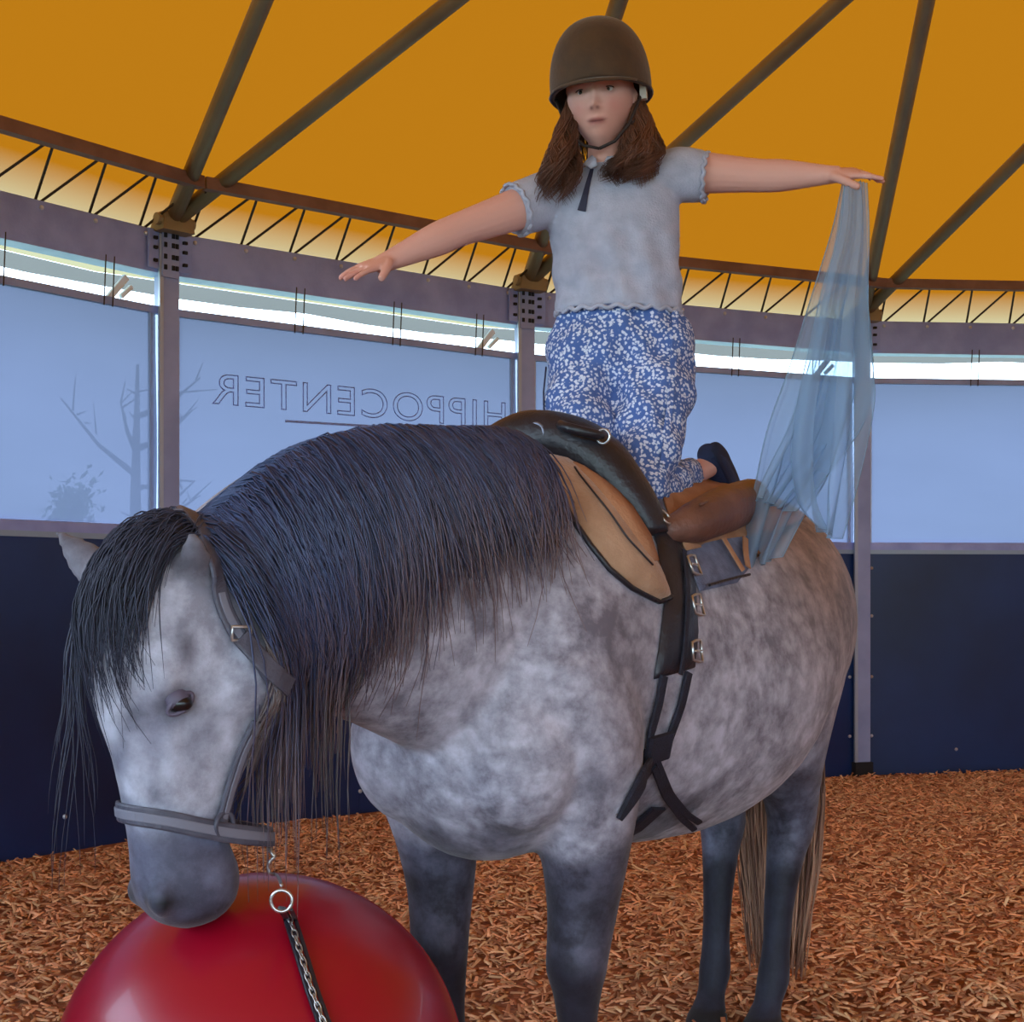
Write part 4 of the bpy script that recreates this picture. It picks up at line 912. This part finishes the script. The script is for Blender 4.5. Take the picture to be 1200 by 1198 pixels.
# ---- helmet
def helmet():
    g = MB(); nu, nv = 48, 20; V_ = []
    for i in range(nv+1):
        for j in range(nu):
            th = (PI*.545)*i/nv; ph = 2*PI*j/nu; x, y, z = math.sin(th)*math.cos(ph), math.sin(th)*math.sin(ph), math.cos(th)
            drop = .014*max(0, y)+.006*abs(x)*(i/nv)**3; k_ = max(1e-3, math.sin(th))**-.22 if i else 0; V_.append((x*k_*.113, .010+y*k_*.131, .034+z*.143*(1 if z > 0 else .8)-drop*(i/nv)**2))
    inner = [(p[0]*.93, (p[1]-.010)*.93+.010, p[2]*.95-.001) for p in V_]; K = len(V_)
    fs = [(i*nu+j, i*nu+(j+1) % nu, (i+1)*nu+(j+1) % nu, (i+1)*nu+j) for i in range(nv) for j in range(nu)]
    fs += [tuple(K+x for x in q[::-1]) for q in fs]; fs += [(nv*nu+j, nv*nu+(j+1) % nu, K+nv*nu+(j+1) % nu, K+nv*nu+j) for j in range(nu)]
    g.add([tuple(hp(*p)) for p in V_+inner], fs); o = g.build('helmet', M_helmet, girl, True)
    b = bmesh.new(); b.from_mesh(o.data); bmesh.ops.remove_doubles(b, verts=b.verts, dist=1e-5); bmesh.ops.recalc_face_normals(b, faces=b.faces); b.to_mesh(o.data); b.free()
    # short peak
    pk = MB(); vs = []; n = 18
    for layer in (0, -.005):
        for r_, dz in ((0, 0), (.012, -.004), (.022, -.010)):
            for k in range(n+1):
                a = -PI/2+(k/n-.5)*2.0; taper = math.cos((k/n-.5)*PI)**.6; vs.append(tuple(hp(math.cos(a)*(.112+r_*taper), .010+math.sin(a)*(.130+r_*taper), .018+dz*taper+layer)))
    m_ = n+1; fs = [(r*m_+k, r*m_+k+1, (r+1)*m_+k+1, (r+1)*m_+k) for r in range(2) for k in range(n)]; fs += [tuple(3*m_+x for x in q[::-1]) for q in fs]
    fs += [(2*m_+k, 2*m_+k+1, 5*m_+k+1, 5*m_+k) for k in range(n)]+[(k, k+1, 3*m_+k+1, 3*m_+k) for k in range(n)]
    q = pk.add(vs, fs).build('peak', M_helmet, o, True); recalc(q)
    rim = [hp(math.cos(a)*.1125, .010+math.sin(a)*.1305, .034+.143*math.cos(PI*.545)*.8-.014*max(0, math.sin(a))-.006*abs(math.cos(a))) for a in [2*PI*i/48 for i in range(48)]]
    MB().tube(rim, .004, 6, True).build('rim_band', M_helmtrim, o, True)
    MB().ball(hp(0, .01, .176), (.012, .012, .005), 12, 8, RH).build('button', M_helmtrim, o, True)
    for s_ in (-1, 1):
        MB().tube([hp(s_*.100, -.005, .012), hp(s_*.083, -.035, -.035), hp(s_*.066, -.052, -.075), hp(s_*.035, -.062, -.108), hp(0, -.064, -.120)], .0035, 6).build('chin_strap', M_strap, o, True)
        MB().tube([hp(s_*.100, .04, .012), hp(s_*.086, .012, -.04), hp(s_*.070, -.035, -.068)], .0032, 6).build('chin_strap', M_strap, o, True)
    MB().box(hp(.098, -.012, .0), (.014, .02, .03), RH).build('strap_clip', mat('helmet_clip', srgb(180, 170, 160), .4), o)
helmet()
# ---- hair in two bunches
def girl_hair():
    mb = MB(); paths = []
    for i in range(900):
        side = -1 if i % 9 < 4 else 1; cl = random.randrange(11); ph = cl*1.7+random.gauss(0, .25); r = math.sqrt(random.random())*.55+.45; a = cl*.5712+random.gauss(0, .22)
        if side < 0: G = [(672, 118, .016), (664, 150, .020), (660, 182, .032), (655, 210, .042), (648, 240, .032)]; ln = random.uniform(.75, 1.0)
        else: G = [(742, 112, .016), (752, 145, .028), (752, 178, .046), (738, 200, .054), (726, 218, .040)]; ln = random.uniform(.7, 1.0)
        pts = []; K = 15
        for k in range(K+1):
            t = k/K*ln*(len(G)-1); q = min(int(t), len(G)-2); u = t-q; x = G[q][0]*(1-u)+G[q+1][0]*u; y = G[q][1]*(1-u)+G[q+1][1]*u; w_ = G[q][2]*(1-u)+G[q+1][2]*u
            front = k/K; p = W(x, y, 3.235-.045*min(1, front*1.6)); tt = k/K
            p = p+Vector((r*math.cos(a)*w_+.017*math.sin(ph+13*tt+side)*tt**.7, r*math.sin(a)*w_*.55+.012*math.cos(ph+13*tt)*tt, .004*math.sin(ph+5*tt)))
            pts.append(p)
        paths.append(pts)
    for i in range(260):                               # back of the head below the helmet
        a = random.uniform(-.2, PI+.2); ph = random.uniform(0, 6); pts = [hp(math.cos(a)*.078, .012+math.sin(a)*.085, .0-.016*k+0) + Vector((.004*math.sin(ph+k), .003*math.cos(ph+k), 0)) for k in range(9)]; paths.append(pts)
    strands(mb, None, paths, .0021); mb.build('hair', M_hair, girl, True)
girl_hair()
# ---- shirt
def ts(px, py, hw, hd, d=3.28): return (W(px, py, d), Vector((hw, 0, 0)), Vector((0, hd, 0)))
g = MB(); g.loft([ts(714, 196, .052, .052, 3.272), ts(716, 206, .085, .062), ts(719, 220, .130, .072), ts(720, 240, .145, .084), ts(720, 270, .148, .090), ts(722, 305, .143, .090), ts(724, 340, .141, .090), ts(725, 362, .143, .092), ts(725, 367, .139, .088)], 32, ex=2.3)
limb(g, [(W(668, 228, 3.28), .056), (W(645, 232, 3.272), .062), (W(622, 240, 3.252), .061), (W(606, 245.5, 3.237), .059), (W(604, 246, 3.235), .054)], 20)
limb(g, [(W(768, 212, 3.28), .058), (W(795, 205, 3.277), .062), (W(812, 206, 3.272), .060), (W(826, 208, 3.265), .055), (W(828, 208, 3.264), .048)], 20)
sh, shv, shn, SHB = fuse(g, 'shirt', M_shirt, girl, .006, 5)
# gentle folds
v = shv.copy(); f = .0035*np.sin(v[:, 2]*70+v[:, 0]*28)*np.exp(-((v[:, 2]-1.86)/.09)**2)+.003*np.sin(v[:, 0]*90+v[:, 2]*20)*(v[:, 2] < 1.95); v += shn*f[:, None]; sh.data.vertices.foreach_set('co', (v-np.array(worldloc(girl))).ravel()); sh.data.update()
hem = []
for i in range(120):
    a = 2*PI*i/120; c = W(725, 368, 3.28); hem.append(c+Vector((math.cos(a)*.142, math.sin(a)*.092, .004*math.sin(a*22))))
MB().tube(hem, .0055, 6, True).build('frilled_hem', M_shirt, girl, True)
for C_, ax, rr in ((W(605, 246, 3.236), (RE-RS).normalized(), .058), (W(827, 208, 3.264), (LE-LS).normalized(), .054)):
    y_ = ax.cross(Vector((0, -1, 0))).normalized(); x_ = y_.cross(ax); MB().tube([C_+(x_*math.cos(a)+y_*math.sin(a))*rr+ax*.003*math.sin(a*14) for a in [2*PI*i/80 for i in range(80)]], .0045, 6, True).build('sleeve_frill', M_shirt, girl, True)
# collar and ribbon
for s_ in (-1, 1):
    c0 = W(704, 194, 3.20); pts = [neck0+Vector((s_*.054, .01, .004)), neck0+Vector((s_*.045, -.035, .004)), neck0+Vector((-.02+s_*.022, -.058, -.006)), neck0+Vector((-.022+s_*.012, -.066, -.020))]
    MB().ribbon(pts, [Vector((s_*.7, -.7, .5)), Vector((s_*.5, -.8, .5)), Vector((s_*.2, -.9, .4)), Vector((0, -1, .2))], [.026, .030, .030, .016], .004).build('collar', M_shirt, girl, True)
def front_of(bvh, px, py, off): p, n = _look(px, py, bvh, off); return p if p is not None else W(px, py, 3.19)
P = [front_of(SHB, x, y, .004) for x, y in ((694, 200), (690, 214), (686, 230), (682, 248))]
MB().ribbon(P, Vector((0, -1, 0)), [.008, .010, .013, .019], .003).build('neck_ribbon', M_navy, girl)
# ---- trousers
g = MB(); PH = 3.29
g.loft([ts(725, 346, .125, .08, PH), ts(725, 358, .134, .085, PH), ts(727, 378, .150, .094, PH), ts(728, 410, .170, .105, PH), ts(728, 440, .168, .10, PH), ts(726, 462, .14, .08, PH), ts(726, 472, .08, .05, PH)], 32, ex=2.3)
KR, KL = W(686, 566, 3.12), W(754, 580, 3.10)
limb(g, [(W(688, 405, 3.30), .080), (W(684, 440, 3.27), .084), (W(680, 475, 3.22), .074), (W(682, 515, 3.17), .066), (W(684, 548, 3.13), .060), (KR, .054), (W(686, 580, 3.13), .036)], 22)
limb(g, [(W(766, 405, 3.30), .082), (W(768, 440, 3.26), .088), (W(764, 480, 3.21), .084), (W(760, 520, 3.16), .074), (W(757, 556, 3.12), .062), (KL, .054), (W(758, 598, 3.12), .034)], 22)
limb(g, [(W(756, 576, 3.12), .054), (W(770, 572, 3.19), .054), (W(788, 567, 3.29), .050), (W(800, 562, 3.36), .043), (W(811, 558, 3.41), .037)], 20)
limb(g, [(KR, .052), (W(690, 562, 3.22), .052), (W(700, 556, 3.35), .044), (W(705, 553, 3.42), .036)], 20)
tr, tv, tn, TB = fuse(g, 'trousers', M_floral, girl, .0065, 5)
v = tv.copy(); f = .0045*np.sin(v[:, 2]*46+v[:, 0]*40+2*np.sin(v[:, 0]*23))+.003*np.sin(v[:, 0]*80-v[:, 2]*35)+.003*np.sin(v[:, 1]*60+v[:, 2]*50); v += tn*f[:, None]; tr.data.vertices.foreach_set('co', (v-np.array(worldloc(girl))).ravel()); tr.data.update()
P = [front_of(TB, x, y, .003) for x, y in ((790, 366), (790, 395), (788, 430), (785, 470), (780, 510), (776, 545))]; MB().ribbon(P, Vector((.35, -1, 0)), .016, .003).build('side_braid', M_floral, girl)
MB().tube([W(640, 430, 3.2), W(637, 460, 3.2), W(638, 500, 3.2), W(640, 528, 3.2)], .0022, 6).build('waist_tie', M_navy, girl, True)
MB().tube([W(815, 560, 3.43)+Vector((0, .037*math.cos(a)*.5, .037*math.sin(a)))+Vector((.010*math.cos(a), 0, 0)) for a in [2*PI*i/24 for i in range(24)]], .004, 6, True).build('trouser_cuff', M_floral, girl, True)
# ---- shoes, soles turned up
for nm, dx, dd in (('shoe', 0, 0), ('shoe', -112, .10)):
    g = MB(); q = [(828, 526, .012, .014, 3.44), (829, 530, .026, .024, 3.445), (836, 541, .031, .031, 3.47), (842, 554, .033, .031, 3.50), (848, 565, .034, .026, 3.53), (853, 572, .030, .018, 3.56), (857, 575, .014, .010, 3.575)]
    ax = (W(857, 575, 3.575)-W(828, 526, 3.44)).normalized(); x_ = Vector((.8, -.6, .1)); x_ = (x_-ax*x_.dot(ax)).normalized(); y_ = ax.cross(x_)
    g.loft([(W(x+dx, y, d+dd), x_*a, y_*b) for x, y, a, b, d in q], 22, 5, 2.3); o = g.build(nm, M_shoe, girl, True); recalc(o)
    MB().loft([(W(x+dx+(4 if i else 3), y-2, d+dd)+x_*a*.55, x_*.006, y_*b*.92) for i, (x, y, a, b, d) in enumerate(q)], 16, 4, 2.6).build('sole', mat('shoe_sole', srgb(26, 34, 60), .8), o, True)

# ------------------------------------------------------------------ chiffon scarf
def scarf():
    m = bpy.data.materials.new('chiffon'); m.use_nodes = True; n = m.node_tree.nodes; l = m.node_tree.links; n.clear()
    o = n.new('ShaderNodeOutputMaterial'); a = n.new('ShaderNodeBsdfTranslucent'); b = n.new('ShaderNodeBsdfTransparent'); c = n.new('ShaderNodeBsdfDiffuse'); col = srgb(176, 200, 224)
    b.inputs[0].default_value = (.84, .91, .96, 1); a.inputs[0].default_value = col; c.inputs[0].default_value = col; m1 = n.new('ShaderNodeMixShader'); m2 = n.new('ShaderNodeMixShader'); m1.inputs[0].default_value = .6; m2.inputs[0].default_value = .60
    l.new(a.outputs[0], m1.inputs[1]); l.new(c.outputs[0], m1.inputs[2]); l.new(m1.outputs[0], m2.inputs[1]); l.new(b.outputs[0], m2.inputs[2]); l.new(m2.outputs[0], o.inputs[0])
    root = thing('scarf', 'sheer pale blue chiffon scarf hanging from the raised hand of the child', 'scarf', W(990, 215, 3.17))
    def sheet(nm, Lp, Rp, d0, amp, fq, ph, nu=44, nv=60):
        def at(Pp, v): 
            t = v*(len(Pp)-1); i = min(int(t), len(Pp)-2); u = t-i; p0, p1, p2, p3 = Pp[max(i-1, 0)], Pp[i], Pp[i+1], Pp[min(i+2, len(Pp)-1)]
            return [.5*(2*p1[k]+(-p0[k]+p2[k])*u+(2*p0[k]-5*p1[k]+4*p2[k]-p3[k])*u*u+(-p0[k]+3*p1[k]-3*p2[k]+p3[k])*u**3) for k in (0, 1)]
        vs = []
        for i in range(nv+1):
            v = i/nv; a_ = at(Lp, v); b_ = at(Rp, v)
            for j in range(nu+1):
                u = j/nu; px = a_[0]*(1-u)+b_[0]*u; py = a_[1]*(1-u)+b_[1]*u
                vs.append(W(px, py, d0)+Vector((.010*math.sin(fq*1.7*u*2*PI+ph*2)*v, (amp*math.sin(fq*u*2*PI+ph+v*1.5)+amp*.4*math.sin(fq*2.3*u*2*PI+v*4))*(.15+.85*v), 0)))
        MB().add(vs, [(i*(nu+1)+j, i*(nu+1)+j+1, (i+1)*(nu+1)+j+1, (i+1)*(nu+1)+j) for i in range(nv) for j in range(nu)]).build(nm, m, root, True)
        e = mat('scarf_hem', srgb(120, 146, 168), .8) if 'scarf_hem' not in bpy.data.materials else bpy.data.materials['scarf_hem']
        for k, idx in (('hem', [i*(nu+1) for i in range(nv+1)]), ('hem', [i*(nu+1)+nu for i in range(nv+1)]), ('hem', [nv*(nu+1)+j for j in range(nu+1)])): MB().tube([vs[x] for x in idx], .0011, 4).build(k, e, root, True)
    sheet('rear_layer', [(988, 212), (975, 270), (950, 350), (925, 430), (900, 500), (886, 560), (872, 625), (866, 672)], [(1008, 212), (1010, 270), (1006, 350), (1010, 420), (985, 500), (965, 560), (940, 600), (912, 652)], 3.20, .030, 2.5, .4)
    sheet('front_layer', [(990, 214), (985, 270), (965, 340), (950, 410), (935, 480), (930, 540), (938, 590), (960, 618)], [(1016, 214), (1018, 270), (1016, 330), (1016, 390), (1020, 440), (1018, 480), (1000, 560), (978, 632)], 3.15, .026, 2.2, 1.8)
    sheet('side_layer', [(990, 213), (982, 270), (966, 350), (948, 430), (925, 500), (905, 540), (893, 565), (886, 584)], [(1012, 213), (1014, 270), (1014, 340), (1018, 400), (1018, 450), (1004, 500), (960, 560), (925, 600)], 3.175, .024, 3.1, 3.0)
scarf()

# ------------------------------------------------------------------ lettering on the outside of the film, trees outside
def lettering():
    a, b = bay(0); t = (b-a).normalized(); nin = Vector((-t.y, t.x, 0)); nin = nin if nin.dot(CEN-a) > 0 else -nin
    root = [o for o in bpy.data.objects if o.name == 'wall_back'][0]
    cu = bpy.data.curves.new('lettering', 'FONT'); cu.body = 'HIPPOCENTER'; cu.size = .34; cu.space_character = 1.12; cu.fill_mode = 'NONE'; cu.bevel_depth = .0045; cu.bevel_resolution = 0; cu.align_x = 'CENTER'
    o = bpy.data.objects.new('tmp', cu); COL.objects.link(o); dg = bpy.context.evaluated_depsgraph_get(); dg.update(); me = bpy.data.meshes.new_from_object(o.evaluated_get(dg)); bpy.data.objects.remove(o)
    n = len(me.vertices); v = np.empty(n*3); me.vertices.foreach_get('co', v); v = v.reshape(-1, 3); w0, w1 = v[:, 0].min(), v[:, 0].max()
    def onwall(px, py):                              # point where the sight line meets this bay's plane
        o_ = Vector((0, 0, CH)); d = (W(px, py, 1)-o_); s = (a-o_).dot(nin)/d.dot(nin); return o_+d*s
    pl, pr = onwall(246, 0), onwall(590, 0); xl = (pl-a).dot(t); xr = (pr-a).dot(t); sc = (xr-xl)/(w1-w0); zb = onwall(420, 495).z
    V = [a+t*(xr-(p[0]-w0)*sc)+Vector((0, 0, zb+.03+p[1]*.62))-Vector((a.x, a.y, 0))*0+nin*(.02+p[2]*1.0) for p in v]
    MB().add(V, [tuple(p.vertices)[::-1] for p in me.polygons]).build('lettering', mat('print_ink', srgb(128, 146, 205), .8), root)
    q0, q1 = onwall(332, 494), onwall(432, 500); MB().beam(q0+nin*.02, q1+nin*.02, .004, .012).build('underline', bpy.data.materials['print_ink'], root)
lettering()
def tree(loc, h, r, n, label, seed, leafy=True):
    rr = random.Random(seed); x, y = loc; root = thing('tree', label, 'tree', Vector((x, y, 0)))
    g = MB(); g.tube([Vector((x, y, 0)), Vector((x+.03, y, h*.3)), Vector((x, y+.02, h*.6)), Vector((x+.02, y, h*.9))], [.07, .055, .035, .01], 8); tips = []
    for i in range(14):
        a = rr.uniform(0, 2*PI); z = h*rr.uniform(.25, .8); L = r*rr.uniform(.6, 1.0); p = Vector((x, y, z)); q = p+Vector((math.cos(a)*L, math.sin(a)*L, L*rr.uniform(.3, .9))); m_ = p.lerp(q, .5)+Vector((0, 0, -.05)); g.tube([p, m_, q], [.022, .013, .005], 5); tips.append((p, q))
        for j in range(4): s = p.lerp(q, rr.uniform(.4, 1)); e = s+Vector((rr.gauss(0, 1), rr.gauss(0, 1), abs(rr.gauss(0, 1))))*.16*r; g.tube([s, e], [.007, .003], 4); tips.append((s, e))
    g.build('trunk', mat('bark', srgb(110, 96, 84), .9) if 'bark' not in bpy.data.materials else bpy.data.materials['bark'], root, True)
    if leafy:
        g = MB()
        for i in range(n):
            p, q = rr.choice(tips); c = p.lerp(q, rr.uniform(.4, 1.1))+Vector((rr.gauss(0, .12), rr.gauss(0, .12), rr.gauss(0, .12)))*r; u = Vector((rr.gauss(0, 1), rr.gauss(0, 1), rr.gauss(0, 1))).normalized(); w_ = u.cross(Vector((.3, .2, 1))).normalized(); s = .035*rr.uniform(.6, 1.3)
            g.add([c-u*s, c+w_*s*.5, c+u*s, c-w_*s*.5], [(0, 1, 2, 3)])
        g.build('foliage', mat('leaf_green', srgb(150, 172, 104), .7) if 'leaf_green' not in bpy.data.materials else bpy.data.materials['leaf_green'], root, kind='stuff')
tree((-3.35, 10.6), 1.95, .50, 5000, 'bushy green tree outside beyond the film window, low beside the post', 3)
tree((-2.42, 9.3), 2.9, .55, 0, 'bare branched tree outside behind the film, above the bushy one', 5, False)
